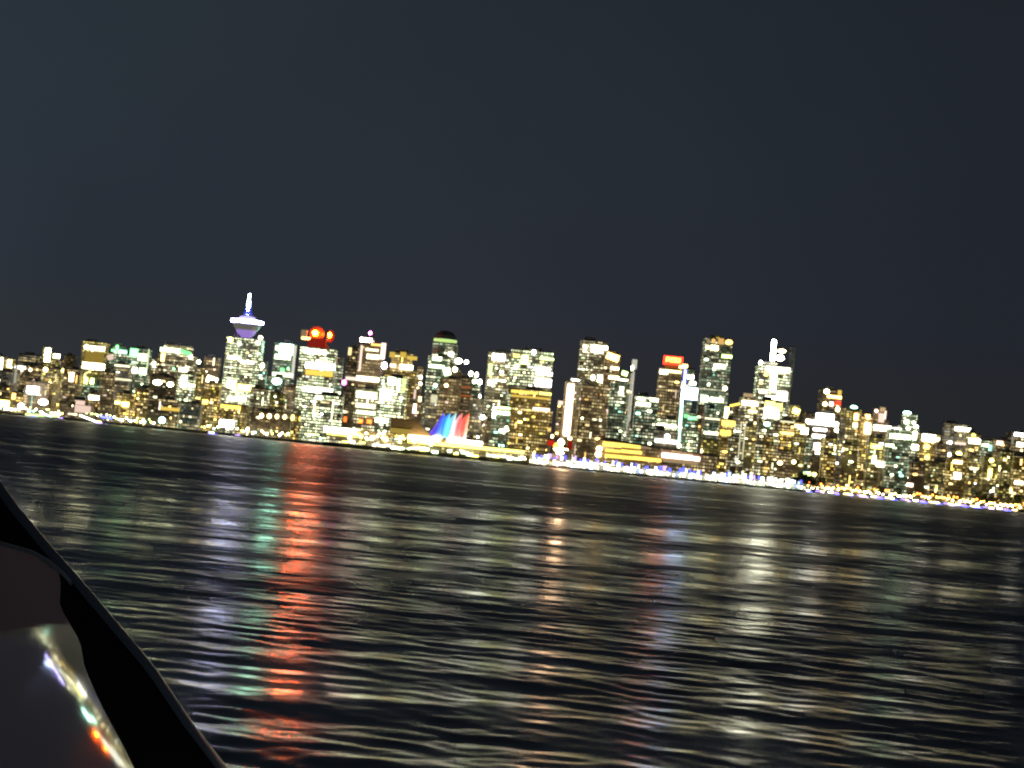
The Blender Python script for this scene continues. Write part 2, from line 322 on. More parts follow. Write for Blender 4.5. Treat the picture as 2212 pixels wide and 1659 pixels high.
# long arcade
B(2, 950, 1330, 1285, 0, 'brown', 'box', 'long low arcade with a row of oval lamps between needle tower and red-crowned tower',
  [(PN, 1022+i*73, 1288+i*4, 1072+i*73, 1348+i*4, 'warm', 9 if i < 2 else 4, 'disc') for i in range(4)], den=.3, name='arcade')
B(2, 1335, 1500, 1300, 0, 'gold', 'box', 'second low arcade with amber oval lamps right of the long one', [(PN, 1320, 1300, 1362, 1375, 'yellow', 5, 'disc'), (PN, 1395, 1312, 1440, 1385, 'gold', 3, 'disc'), (PN, 1462, 1320, 1508, 1400, 'amber', 4, 'disc')], den=.3, name='arcade')
# ---- red-crowned tower and neighbours
B(3, -10, 330, 445, 1, 'white', 'box', 'white-banded tower crowned with glowing red lights',
  [(CR, -5, 268, 50, 330, 'brown', .4), (CR, 58, 228, 212, 368, 'red', .7, 'backdisc'), (CR, 96, 266, 156, 326, 'flame', 700, 'disc'), (CR, 244, 285, 282, 345, 'flame', 560, 'disc'), (CR, 226, 262, 302, 385, 'red', .5, 'backdisc'),  # red backdiscs are the halo around the lamps, built as dim glow
   (LB, 0, 336, 84, 358, 'amber', 6), (CR, 150, 348, 220, 388, 'orange', 16, 'disc'), (CR, 60, 350, 230, 440, 'red', .22), (CR, 95, 370, 108, 438, 'amber', 3), (CR, 128, 360, 142, 438, 'orange', 8),
   (LB, 20, 455, 235, 495, 'neutral', 8), (LB, 40, 585, 320, 640, 'white', 9), (LB, 40, 655, 300, 705, 'gold', 1.2), (LB, 20, 820, 350, 865, 'white', 9)], den=1.2)
B(3, 325, 402, 535, 1, 'teal', 'box', 'narrow green-grey wing on the right of the red-crowned tower')
B(3, 15, 405, 885, 0, 'white', 'box', 'broad bright podium block under the red-crowned tower', [(LB, 120, 900, 128, 1100, 'neutral', 4), (LB, 290, 930, 298, 1130, 'neutral', 3), (LB, 395, 900, 404, 1120, 'neutral', 2), (PN, 135, 895, 200, 925, 'neutral', 12)])
B(3, 412, 515, 850, 0, 'dark', 'box', 'dark narrow block with a small orange glow right of the bright podium', [(PN, 400, 1090, 430, 1140, 'orange', 2)])
B(3, 442, 545, 440, 1, 'dark', 'box', 'dark tower with a few windows at its top, left neighbour of the beacon tower', [(PN, 445, 438, 475, 510, 'warm', 1.6), (LB, 420, 715, 525, 745, 'pink', 1.5), (PN, 378, 735, 432, 800, 'magenta', 14, 'disc')], den=.3)
B(3, 550, 790, 400, 1, 'brown', 'box', 'tower with a glowing white roof box and small red beacon',
  [(PN, 552, 345, 660, 410, 'pink', 16), (PN, 552, 415, 572, 660, 'pink', 1.4), (LB, 660, 402, 760, 422, 'amber', 2.2), (LB, 752, 395, 795, 550, 'pink', 2.2), (LB, 610, 450, 730, 470, 'neutral', 3), (LB, 620, 505, 735, 545, 'neutral', 6), (LB, 525, 715, 740, 755, 'neutral', 9), (BC, 628, 275, 668, 318, 'magenta', 26, 'disc')], den=.35)
B(3, 515, 722, 830, 0, 'off', 'box', 'block with stacked white floor bands below the beacon tower', [(LB, 520, 855, 715, 885, 'cool', 4), (LB, 520, 890, 715, 918, 'neutral', 4), (LB, 515, 965, 700, 1010, 'neutral', 2), (LB, 520, 1035, 700, 1070, 'cool', 3), (PN, 540, 1115, 580, 1150, 'orange', 5), (PN, 620, 1118, 665, 1155, 'orange', 4)], den=.6)
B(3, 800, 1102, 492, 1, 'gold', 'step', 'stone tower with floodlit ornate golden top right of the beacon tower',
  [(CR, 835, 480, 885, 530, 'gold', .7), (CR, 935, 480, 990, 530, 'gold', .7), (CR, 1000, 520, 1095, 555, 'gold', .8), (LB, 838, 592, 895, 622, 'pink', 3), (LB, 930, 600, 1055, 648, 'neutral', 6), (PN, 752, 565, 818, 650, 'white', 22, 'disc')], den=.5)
B(3, 1100, 1152, 620, 1, 'brown', 'box', 'thin brown tower with three stacked lamps right of the golden-topped tower', [(PN, 1105, 695, 1150, 740, 'neutral', 9, 'disc'), (PN, 1105, 758, 1145, 800, 'neutral', 9, 'disc'), (PN, 1108, 900, 1135, 950, 'warm', 4)], den=.3)
B(3, 735, 1000, 722, 0, 'white', 'box', 'dazzling block nearly solid with white windows below the golden-topped tower', [(PN, 820, 720, 890, 790, 'cool', 11), (PN, 905, 730, 935, 860, 'cool', 3), (PN, 955, 730, 985, 865, 'lime', 1.5), (PN, 745, 830, 850, 940, 'neutral', 5), (LB, 700, 1105, 820, 1145, 'cool', 10)], den=1.6)
B(3, 1000, 1150, 960, 0, 'brown', 'box', 'dim brown block left of the coloured sails', [(PN, 1058, 970, 1085, 1055, 'pink', 6), (PN, 1058, 830, 1078, 950, 'pink', 1)], den=.5)
B(3, 700, 865, 985, 0, 'brown', 'box', 'low beige block at the left end of the sloping pier roof')
B(3, 1240, 1480, 395, 2, 'teal', 'round', 'tower with a dark domed top over a yellow-green ring, left of the wide twin block',
  [(PN, 1380, 470, 1450, 525, 'neutral', 13, 'disc')], den=.8)
B(3, 1202, 1405, 525, 1, 'teal', 'box', 'blue-white lit tower in front of the domed tower', [(LB, 1240, 525, 1325, 560, 'cool', 6), (LB, 1205, 602, 1350, 630, 'cool', 7), (PN, 1345, 630, 1410, 700, 'cool', 5, 'tilt'), (PN, 1245, 775, 1290, 815, 'neutral', 11, 'disc')])
B(3, 1405, 1560, 560, 1, 'dark', 'slantr', 'dark tower whose sloping roofline carries bright white lamps, right of the blue-white tower', [(PN, 1440, 530, 1530, 600, 'neutral', 14, 'disc'), (PN, 1535, 550, 1585, 600, 'white', 14, 'disc'), (PN, 1425, 615, 1480, 675, 'neutral', 14, 'disc'), (PN, 1575, 655, 1630, 715, 'neutral', 13, 'disc')], den=.3)
B(3, 1320, 1515, 735, 0, 'brown', 'box', 'dusky pink-brown hotel block behind the coloured sails', [(PN, 1345, 775, 1395, 815, 'warm', 9, 'disc'), (PN, 1355, 715, 1385, 750, 'pink', 5, 'disc')], den=.6)
B(3, 1180, 1305, 870, 0, 'grey', 'box', 'beige block with a large pale window behind the left end of the sails', [(PN, 1225, 885, 1285, 960, 'neutral', .8)], den=.4)
B(4, 50, 195, 610, 0, 'dark', 'box', 'dark block with two faint red floor lines right of the pink-brown hotel', [(LB, 75, 690, 185, 700, 'orange', .5), (LB, 75, 770, 190, 780, 'orange', .5)], den=.3)
B(4, 195, 290, 560, 1, 'teal', 'slantr', 'narrow tower studded with big white lamps at the right end of the sloping roofline', [(PN, 155, 535, 205, 590, 'neutral', 14, 'disc'), (PN, 215, 545, 255, 610, 'white', 12, 'disc'), (PN, 190, 615, 240, 665, 'cool', 12, 'disc'), (PN, 240, 610, 290, 680, 'white', 13, 'disc'), (PN, 245, 755, 280, 815, 'white', 11, 'disc')], den=.3)
B(4, 170, 300, 800, 0, 'grey', 'round', 'rounded grey-brown building just right of the red sail', [(PN, 262, 950, 318, 1005, 'white', 16, 'disc')], den=.2)
# ---- wide twin block
B(4, 345, 562, 368, 1, 'off', 'box', 'left half of the wide flat-topped twin block, white lamp panel at its top corner',
  [(PN, 385, 382, 500, 440, 'white', 20), (LB, 345, 470, 380, 580, 'lime', 2.5), (PN, 335, 615, 378, 685, 'neutral', 11, 'disc')])
B(4, 564, 968, 352, 1, 'white', 'box', 'right half of the wide flat-topped twin block, lime and white office windows',
  [(PN, 750, 335, 800, 390, 'white', 20, 'disc'), (PN, 660, 395, 720, 430, 'lime', 6), (PN, 590, 470, 640, 515, 'lime', 14, 'disc'), (PN, 640, 450, 710, 475, 'lime', 4), (LB, 830, 415, 965, 440, 'lime', 3), (LB, 780, 505, 930, 535, 'white', 10), (LB, 800, 550, 950, 580, 'white', 9), (LB, 790, 615, 940, 690, 'white', 8), (PN, 580, 380, 640, 410, 'yellow', 3)])
B(4, 562, 942, 722, 0, 'gold', 'box', 'yellow floor-banded block in front of the wide twin block', [(LB, 560, 728, 810, 752, 'gold', 1.8), (LB, 825, 742, 940, 768, 'yellow', 3), (LB, 560, 780, 930, 798, 'gold', .9), (LB, 765, 890, 925, 915, 'pink', 3)], den=.6)
B(4, 572, 955, 895, 0, 'gold', 'box', 'amber lattice-lit block at the foot of the twin block', [(LB, 640, 1020, 830, 1040, 'gold', 1.6), (LB, 820, 1080, 935, 1100, 'amber', 1.8), (LB, 600, 975, 920, 990, 'gold', .9)], den=1.3)
B(4, 382, 562, 880, 0, 'teal', 'box', 'block with white and green light bars bottom left of the twin block', [(LB, 385, 880, 415, 985, 'white', 8), (LB, 425, 925, 545, 952, 'cool', 11), (LB, 425, 878, 550, 902, 'lime', 5), (PN, 450, 1085, 535, 1115, 'neutral', 11, 'tilt')])
B(4, 300, 450, 1010, 0, 'brown', 'box', 'low olive-brown block between the sails and the twin block', den=.8)
B(4, 590, 940, 1125, 0, 'grey', 'box', 'low pale-roofed hall below the amber lattice block', [(LB, 700, 1190, 890, 1210, 'neutral', 3)], name='hall')
B(4, 1003, 1052, 830, 1, 'brown', 'box', 'thin dim tower immediately left of the tall white light strip', [(PN, 1005, 822, 1050, 860, 'pink', 1.4)], den=.5)
B(4, 1072, 1205, 640, 1, 'grey', 'box', 'grey tower with one tall unbroken white light strip down its left edge', [(LB, 1078, 665, 1130, 1150, 'strip', 34), (CR, 1132, 618, 1205, 655, 'white', 12), (PN, 1165, 740, 1245, 775, 'green', 9)], den=.2)
B(4, 1222, 1475, 262, 2, 'off', 'box', 'tall dim tower with two white bands just below its roof',
  [(LB, 1310, 300, 1472, 338, 'neutral', 8), (LB, 1240, 295, 1285, 325, 'neutral', 5), (LB, 1240, 340, 1275, 362, 'neutral', 4), (LB, 1315, 342, 1430, 368, 'neutral', 5), (PN, 1308, 570, 1358, 635, 'neutral', 12, 'disc'), (LB, 1375, 578, 1465, 602, 'neutral', 4), (PN, 1375, 608, 1455, 652, 'neutral', 9, 'tiltr')], den=.35)
B(4, 1448, 1600, 385, 1, 'brown', 'round', 'round-shouldered brown tower with an orange roof glow, right of the two-band tower', [(CR, 1460, 378, 1580, 440, 'amber', 8, 'tiltr'), (LB, 1500, 505, 1578, 528, 'neutral', 7), (LB, 1485, 588, 1580, 615, 'warm', 8)], den=.4)
B(4, 1170, 1460, 680, 0, 'brown', 'box', 'brown mid-rise scattered with warm windows right of the white light strip', den=1.2)
B(4, 1245, 1540, 890, 0, 'brown', 'step', 'dusky block with pinkish windows behind the golden pavilion', [(PN, 1465, 895, 1540, 950, 'pink', 1.8, 'tilt'), (PN, 1380, 1115, 1420, 1170, 'pink', 11, 'disc'), (PN, 1330, 905, 1430, 945, 'neutral', 6, 'tiltr')])
# ---- centre right
B(5, 322, 480, 640, 0, 'teal', 'box', 'pale-windowed block left of the fin tower', [(PN, 400, 690, 435, 770, 'neutral', 7), (PN, 300, 585, 395, 615, 'warm', 7), (PN, 390, 615, 480, 650, 'neutral', 6), (PN, 425, 540, 480, 580, 'lime', 4, 'tiltr')])
B(5, 455, 552, 505, 1, 'grey', 'slantl', 'slim fin tower rising to a point with a white lamp near its tip', [(PN, 502, 480, 538, 545, 'neutral', 10, 'disc'), (LB, 520, 430, 566, 520, 'grey', .9), (LB, 508, 545, 520, 1010, 'grey', 1.0), (LB, 482, 560, 494, 1170, 'grey', .8)], den=.3)  # grey bands are the fin and poles, given a glow
B(5, 340, 480, 960, 0, 'teal', 'box', 'greenish low block behind the golden pavilion', den=1.3)
B(5, 556, 772, 785, 0, 'teal', 'box', 'low wide building with white top floor between fin tower and red-sign tower', [(LB, 565, 790, 640, 815, 'cool', 7), (LB, 555, 840, 690, 870, 'neutral', 7), (LB, 690, 800, 765, 830, 'neutral', 6)])
B(5, 480, 650, 1095, 0, 'white', 'box', 'white-lit low block right of the fin tower base')
B(5, 782, 990, 520, 1, 'brown', 'box', 'brown tower topped by a red glowing sign box',
  [(CR, 822, 400, 1000, 480, 'red', 5), (CR, 838, 412, 980, 458, 'orange', 18), (CR, 840, 462, 960, 520, 'orange', .35), (CR, 972, 475, 1045, 515, 'amber', 9), (PN, 780, 530, 855, 570, 'neutral', 9), (LB, 860, 535, 990, 560, 'warm', 4)], den=.9)
B(5, 1035, 1112, 520, 1, 'teal', 'box', 'grey tower with blown-out white lights beside the blue neon line',
  [(PN, 1032, 582, 1100, 615, 'white', 11), (PN, 1060, 640, 1120, 675, 'neutral', 8), (PN, 1020, 700, 1135, 810, 'ice', 16)], den=.5)
B(5, 992, 1030, 525, 0, 'dark', 'box', 'thin dark tower edged by a vertical neon line, blue above and white-green below',
  [('neon_line', 1004, 530, 1024, 690, 'blue', 20), ('neon_line', 984, 640, 1003, 860, 'ice', 12), ('neon_line', 966, 860, 990, 1060, 'aqua', 6), ('neon_line', 950, 1060, 974, 1220, 'aqua', 5), (PN, 935, 1225, 985, 1270, 'neutral', 14, 'disc')], den=.1)
B(5, 740, 990, 1000, 0, 'white', 'box', 'low block with white zigzag light bands below the red-sign tower', [(LB, 730, 1050, 985, 1075, 'neutral', 8)], den=.8)
B(5, 645, 960, 1100, 0, 'grey', 'box', 'dim hall outlined by a white line, under the zigzag-band block', [(LB, 635, 1185, 945, 1215, 'white', 7), (PN, 820, 1130, 880, 1190, 'white', 13, 'disc')], den=.3, name='hall')
B(5, 1010, 1160, 945, 0, 'teal', 'box', 'green-lit low block right of the neon line', [(LB, 1045, 972, 1140, 1000, 'green', 3), (PN, 1010, 950, 1040, 980, 'green', 2)])
B(5, 1208, 1475, 240, 1, 'teal', 'box', 'tallest green-grey slab tower, its top floors glowing amber',
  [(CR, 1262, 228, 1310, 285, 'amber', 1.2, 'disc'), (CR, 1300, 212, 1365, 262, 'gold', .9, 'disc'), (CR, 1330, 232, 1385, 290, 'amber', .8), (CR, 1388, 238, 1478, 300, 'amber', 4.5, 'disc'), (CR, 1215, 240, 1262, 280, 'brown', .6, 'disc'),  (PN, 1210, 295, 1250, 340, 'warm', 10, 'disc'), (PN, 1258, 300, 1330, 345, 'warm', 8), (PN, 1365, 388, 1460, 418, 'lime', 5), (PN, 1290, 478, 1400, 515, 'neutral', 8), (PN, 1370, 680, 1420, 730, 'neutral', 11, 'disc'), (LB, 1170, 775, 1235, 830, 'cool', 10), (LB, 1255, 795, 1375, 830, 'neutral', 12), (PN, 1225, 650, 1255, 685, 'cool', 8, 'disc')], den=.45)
B(5, 1145, 1210, 870, 0, 'dark', 'box', 'narrow dark block at the left foot of the tallest slab tower')
B(5, 1215, 1350, 900, 0, 'teal', 'box', 'grey block with even white floor lines at the foot of the tallest slab tower', [(LB, 1205, 985, 1345, 1000, 'neutral', 2), (LB, 1195, 1115, 1330, 1140, 'neutral', 4)])
B(5, 1352, 1490, 1000, 0, 'gold', 'box', 'block with a patch of golden light right of the tallest slab tower', [(PN, 1365, 1010, 1490, 1060, 'gold', 3), (PN, 1350, 1100, 1450, 1150, 'gold', 2.5), (LB, 1400, 880, 1435, 985, 'warm', 8)])
B(5, 1045, 1150, 1110, 0, 'white', 'box', 'small white-windowed quay block below the green-lit one')
B(5, 1155, 1345, 1185, 0, 'res', 'box', 'low warm block with a round lamp right of the quay block', [(PN, 1140, 1270, 1190, 1320, 'warm', 13, 'disc')])
# ---- right centre
B(6, 262, 400, 690, 0, 'off', 'box', 'mid-rise under a slanted gold roofline left of the white-masted tower', [(LB, 265, 610, 360, 632, 'gold', 2.2, 'tilt')])
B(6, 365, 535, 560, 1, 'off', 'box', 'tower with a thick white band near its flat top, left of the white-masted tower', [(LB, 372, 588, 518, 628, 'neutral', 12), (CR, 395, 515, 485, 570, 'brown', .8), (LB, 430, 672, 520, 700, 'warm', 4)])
B(6, 535, 845, 262, 1, 'white', 'box', 'brilliant tower carrying a tall white mast light and two glowing roof pods',
  [('mast_light', 658, 5, 694, 205, 'white', 26), (CR, 705, 88, 808, 135, 'warm', 12, 'disc'), (CR, 690, 140, 790, 212, 'neutral', 26, 'disc'), (PN, 535, 195, 578, 250, 'white', 22, 'disc'), (LB, 600, 270, 820, 310, 'neutral', 14), (LB, 640, 300, 695, 500, 'neutral', 8), (PN, 700, 500, 795, 580, 'white', 14), (LB, 535, 480, 600, 510, 'neutral', 12), (PN, 588, 300, 615, 350, 'gold', 6), (LB, 590, 540, 700, 570, 'white', 7)])
B(6, 828, 892, 80, 2, 'unlit', 'box', 'unlit dark slab standing behind the right edge of the white-masted tower', den=.2)
B(6, 545, 750, 590, 0, 'off', 'box', 'yellow and white lower block in front of the white-masted tower', [(PN, 590, 590, 680, 650, 'yellow', 4), (PN, 690, 610, 750, 680, 'yellow', 3), (PN, 580, 650, 720, 745, 'white', 9), (PN, 570, 780, 645, 830, 'aqua', 14, 'disc')])
B(6, 752, 840, 620, 1, 'brown', 'box', 'plain olive-brown tower right of the yellow and white block', den=.4)
B(6, 842, 925, 630, 1, 'res', 'box', 'slim tower with a pale yellow lamp on top, right of the white-masted tower', [(PN, 850, 655, 915, 710, 'yellow', 6, 'tiltr')], den=.6)
B(6, 690, 870, 775, 0, 'gold', 'box', 'olive block crossed by a short orange light bar', [(LB, 740, 880, 860, 905, 'amber', 5), (LB, 700, 775, 870, 790, 'neutral', 1.2)])
B(6, 870, 990, 795, 0, 'res', 'box', 'warm mid-rise just left of the white-banded dark block', [(PN, 930, 840, 995, 900, 'neutral', 8), (PN, 865, 810, 960, 840, 'warm', 5)])
B(6, 400, 545, 820, 0, 'res', 'box', 'warm block standing below the thick white band', den=1.2)
B(6, 545, 700, 930, 0, 'gold', 'box', 'yellow-lit block behind the bright arcade')
B(6, 250, 400, 930, 0, 'off', 'box', 'olive striped block behind the right end of the golden pavilion', [(LB, 345, 790, 355, 1140, 'neutral', .8), (LB, 385, 790, 395, 1140, 'neutral', .8)])
B(6, 1120, 1318, 490, 2, 'dark', 'box', 'tower head with amber bars and one red light rising above the white-banded dark block',
  [(PN, 1138, 470, 1205, 525, 'neutral', 13, 'disc'), (LB, 1175, 535, 1310, 562, 'amber', 8), (PN, 1130, 590, 1180, 640, 'warm', 12, 'disc'), (PN, 1195, 595, 1235, 635, 'pink', 4), (PN, 1252, 590, 1302, 630, 'red', 3), (PN, 1248, 640, 1305, 695, 'warm', 12, 'disc'), (CR, 1275, 485, 1310, 530, 'gold', .9)], den=.1)
B(6, 972, 1300, 715, 1, 'dark', 'box', 'dark block striped with stacked white floor bands',
  [(LB, 1072, 705, 1240, 765, 'white', 8), (LB, 975, 775, 1280, 815, 'white', 12), (LB, 1045, 845, 1170, 870, 'white', 8), (LB, 1035, 905, 1155, 940, 'white', 9), (PN, 1235, 840, 1305, 890, 'cool', 12, 'disc'), (PN, 1050, 985, 1130, 1050, 'white', 9), (LB, 1065, 1065, 1130, 1090, 'white', 8)], den=.3)
B(6, 915, 1040, 930, 0, 'teal', 'box', 'small teal-lit block in front of the white-banded dark block', [(PN, 842, 955, 885, 990, 'cool', 10, 'disc'), (PN, 895, 925, 925, 960, 'cool', 9, 'disc')])
B(6, 1140, 1310, 940, 0, 'res', 'box', 'olive mid-rise with warm lamps right of the white-banded dark block', [(PN, 1290, 1020, 1340, 1070, 'warm', 11, 'disc')])
B(6, 600, 870, 1060, 0, 'brown', 'box', 'low brown terrace behind the right part of the bright arcade', [(PN, 700, 1150, 760, 1195, 'warm', 12, 'disc'), (PN, 835, 1140, 885, 1185, 'warm', 10, 'disc')])
B(6, 880, 1110, 1120, 0, 'dark', 'box', 'nearly black low block at the right end of the bright arcade', [(PN, 945, 1255, 1015, 1295, 'lime', 9), (PN, 1025, 1258, 1080, 1300, 'yellow', 10, 'disc')], den=.3)
B(6, 1125, 1290, 1095, 0, 'gold', 'box', 'low amber block right of the nearly black one')
B(6, 1320, 1500, 665, 1, 'res', 'box', 'tower topped by an oval mint lamp, first of the two mint-topped towers',
  [(CR, 1388, 622, 1485, 665, 'aqua', 7, 'disc'), (PN, 1430, 705, 1470, 770, 'amber', 9), (PN, 1540, 715, 1585, 770, 'amber', 8, 'disc'), (PN, 1530, 790, 1580, 895, 'warm', 8), (PN, 1420, 795, 1460, 835, 'warm', 8)])
B(6, 1300, 1360, 690, 0, 'grey', 'slantl', 'thin grey-brown fin left of the first mint-topped tower', den=.1)
B(6, 1310, 1500, 1010, 0, 'res', 'box', 'warm low block under the first mint-topped tower', den=1.3)
# ---- far right
B(7, 102, 232, 620, 1, 'gold', 'box', 'amber-lit tower just right of the first mint-topped tower', [(PN, 165, 595, 212, 655, 'amber', 8), (PN, 152, 690, 210, 780, 'warm', 8)])
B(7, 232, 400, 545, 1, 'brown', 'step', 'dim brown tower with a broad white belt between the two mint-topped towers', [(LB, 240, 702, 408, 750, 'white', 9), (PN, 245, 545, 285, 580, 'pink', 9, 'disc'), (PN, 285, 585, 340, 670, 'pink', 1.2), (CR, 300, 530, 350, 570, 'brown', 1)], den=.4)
B(7, 508, 682, 600, 1, 'teal', 'step', 'second mint-topped tower, studded with white-green lamps',
  [(CR, 520, 558, 620, 600, 'aqua', 12, 'disc'), (PN, 520, 640, 580, 690, 'cool', 13, 'disc'), (PN, 598, 655, 640, 690, 'cool', 10, 'disc'), (PN, 612, 690, 668, 735, 'cool', 12, 'disc'), (PN, 540, 700, 590, 750, 'cool', 9, 'disc'), (LB, 610, 755, 645, 835, 'cool', 9), (PN, 600, 880, 660, 930, 'neutral', 11)], den=.5)
B(7, 392, 595, 745, 0, 'teal', 'box', 'block with a dome-shaped dark front under a white band, left of the second mint-topped tower', [(PN, 440, 728, 510, 760, 'white', 9), (LB, 395, 785, 590, 825, 'cool', 9), (LB, 350, 875, 430, 900, 'cool', 6)], den=.5)
B(7, 200, 350, 815, 0, 'res', 'box', 'warm mid-rise below the white-belted brown tower', [(PN, 225, 880, 320, 920, 'yellow', 5), (LB, 225, 985, 260, 1060, 'neutral', 7), (PN, 265, 1040, 340, 1090, 'neutral', 9)])
B(7, 355, 470, 930, 0, 'res', 'box', 'narrow yellow-lit mid-rise left of the domed grey front', [(LB, 370, 1050, 430, 1200, 'gold', 1.8)])
B(7, 445, 600, 830, 0, 'dark', 'round', 'dark rounded building below the second mint-topped tower', [(PN, 500, 1155, 555, 1200, 'pink', 9, 'disc')], den=.5)
B(7, 600, 725, 1045, 0, 'dark', 'box', 'dark olive low block right of the dark rounded building', [(LB, 445, 1240, 610, 1272, 'pink', 6)], den=.4)
B(7, 692, 872, 785, 1, 'gold', 'box', 'tower with a blown-out white roof block, right of the second mint-topped tower', [(CR, 700, 788, 820, 850, 'white', 20), (CR, 820, 815, 862, 850, 'warm', 8), (PN, 700, 870, 780, 930, 'gold', 7, 'disc'), (PN, 715, 970, 775, 1030, 'gold', 7, 'disc')])
B(7, 725, 945, 1040, 0, 'res', 'box', 'low olive apartment block with many dull windows on the right shore', den=1.5)
B(7, 835, 950, 880, 0, 'brown', 'box', 'brown mid-rise between the white-roofed tower and the grey curved one', den=.7)
B(7, 918, 1148, 692, 1, 'grey', 'round', 'grey tower with a curved top and one bright white bar', [(LB, 1008, 720, 1155, 752, 'neutral', 10), (LB, 1005, 860, 1130, 882, 'pink', 1.5), (PN, 942, 840, 985, 880, 'white', 7, 'disc'), (PN, 935, 950, 972, 1005, 'neutral', 10, 'disc'), (PN, 1010, 940, 1080, 990, 'yellow', 9, 'disc')], den=.5)
B(7, 1142, 1250, 775, 1, 'res', 'box', 'tower with a fat pale band near the top, right neighbour of the grey curved tower', [(PN, 1155, 770, 1210, 810, 'yellow', 3, 'disc'), (LB, 1138, 825, 1245, 870, 'neutral', 11)])
B(7, 945, 1130, 1010, 0, 'gold', 'box', 'amber low-rise below the grey curved tower', [(LB, 990, 1030, 1075, 1060, 'warm', 8), (PN, 1000, 1145, 1060, 1205, 'white', 8)])
B(7, 1250, 1420, 850, 1, 'teal', 'box', 'broad dim tower with teal window lights near the right edge', [(LB, 1265, 875, 1330, 900, 'cool', 5), (PN, 1325, 885, 1390, 920, 'aqua', 1.5)])
B(7, 1395, 1540, 840, 1, 'brown', 'box', 'brown tower with pinkish windows third from the right edge', [(PN, 1400, 845, 1460, 885, 'pink', 2.5)])
B(7, 1130, 1290, 985, 0, 'res', 'step', 'yellow-lit mid-rise in front of the fat-banded tower', den=1.3)
B(7, 1290, 1430, 1000, 0, 'res', 'box', 'yellow-lit mid-rise behind the big dark trees on the right shore', [(PN, 1325, 1005, 1380, 1055, 'yellow', 11, 'disc'), (LB, 1320, 1105, 1355, 1190, 'yellow', 5)], den=1.2)
B(7, 1430, 1560, 945, 0, 'res', 'box', 'warm mid-rise second from the right edge', den=1.3)
B(7, 1542, 1760, 780, 1, 'dark', 'box', 'dark tower with a crisp white roof line cut off by the right edge', [(LB, 1570, 775, 1740, 805, 'white', 14), (PN, 1592, 860, 1650, 900, 'neutral', 9), (LB, 1540, 800, 1560, 880, 'grey', .4)])
B(7, 1560, 1760, 1000, 0, 'gold', 'box', 'amber mid-rise at the right edge under the white roof line', [(PN, 1500, 1285, 1555, 1340, 'yellow', 9, 'disc'), (LB, 1570, 1225, 1650, 1255, 'neutral', 8)], den=1.2)

# ---- needle tower: square shaft, flaring neck, lookout disc and lit spire
root, W, D, H, Y = B(2, 722, 1055, 590, 1, 'white', 'box', 'needle tower with a white lookout disc and blue-white spire on top',
  [(PN, 722, 570, 782, 632, 'yellow', 12, 'disc'), (PN, 1005, 555, 1055, 605, 'neutral', 12, 'disc'), (PN, 985, 612, 1045, 650, 'neutral', 10, 'disc'), (LB, 728, 755, 850, 785, 'neutral', 8), (LB, 720, 985, 800, 1055, 'neutral', 8), (LB, 820, 1025, 950, 1085, 'yellow', 6), (LB, 850, 800, 975, 825, 'neutral', 8), (PN, 725, 1140, 900, 1180, 'neutral', 6)], yaw=0, name='lookout_tower')
def lathe(prof, seg=28):
    bm = bmesh.new(); rings = []
    for r, z in prof: rings.append([bm.verts.new((r*math.cos(2*math.pi*i/seg), r*math.sin(2*math.pi*i/seg), z)) for i in range(seg)])
    for a, b in zip(rings, rings[1:]):
        for i in range(seg): bm.faces.new((a[i], a[(i+1)%seg], b[(i+1)%seg], b[i]))
    bm.faces.new(rings[0][::-1]); bm.faces.new(rings[-1]); return bm
s = SC(Y + D/2); zb = H
def zl(yz, xz=905): return at(*zp(2, xz, yz), Y + D/2).z - GZ
def lx(xz, yz): return at(*zp(2, xz, yz), Y + D/2).x - root.location.x
cx = lx(905, 500)
RD = 155 / 4.371 * s
for nm, prof, mt in (
    ('neck', [(RD*.30, H+.1), (RD*.36, zl(575)), (RD*.58, zl(535)), (RD*.62, zl(512))], E('purple', .6)),  # neck and pod get a dim glow for the light on them
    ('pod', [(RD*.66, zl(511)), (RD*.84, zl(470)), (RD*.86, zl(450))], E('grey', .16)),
    ('lookout_disc', [(RD*.86, zl(448)), (RD, zl(440)), (RD, zl(418)), (RD*.6, zl(413))], E('violet', 30)),
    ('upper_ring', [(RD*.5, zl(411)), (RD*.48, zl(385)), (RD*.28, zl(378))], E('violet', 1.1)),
    ('spire_base', [(RD*.30, zl(364)), (RD*.19, zl(330)), (RD*.15, zl(250)), (RD*.05, zl(205))], E('blue', .6)),  # cone also carries the blue glow around the spire lights
    ('spire', [(RD*.05, zl(203)), (RD*.045, zl(180)), (.3, zl(160))], E('ice', 9))):
    link(nm, mesh(nm, lathe(prof), mt), root, (cx, 0, 0))

for yz0, yz1, w_ in ((365, 300, .085), (292, 235, .12), (228, 168, .07)):
    o = link('spire_light', unit_box('ice', 40), root); o.location = (cx, -RD*.16, (zl(yz0)+zl(yz1))/2); o.scale = (RD*w_*1.6, 1.0, zl(yz1)-zl(yz0))
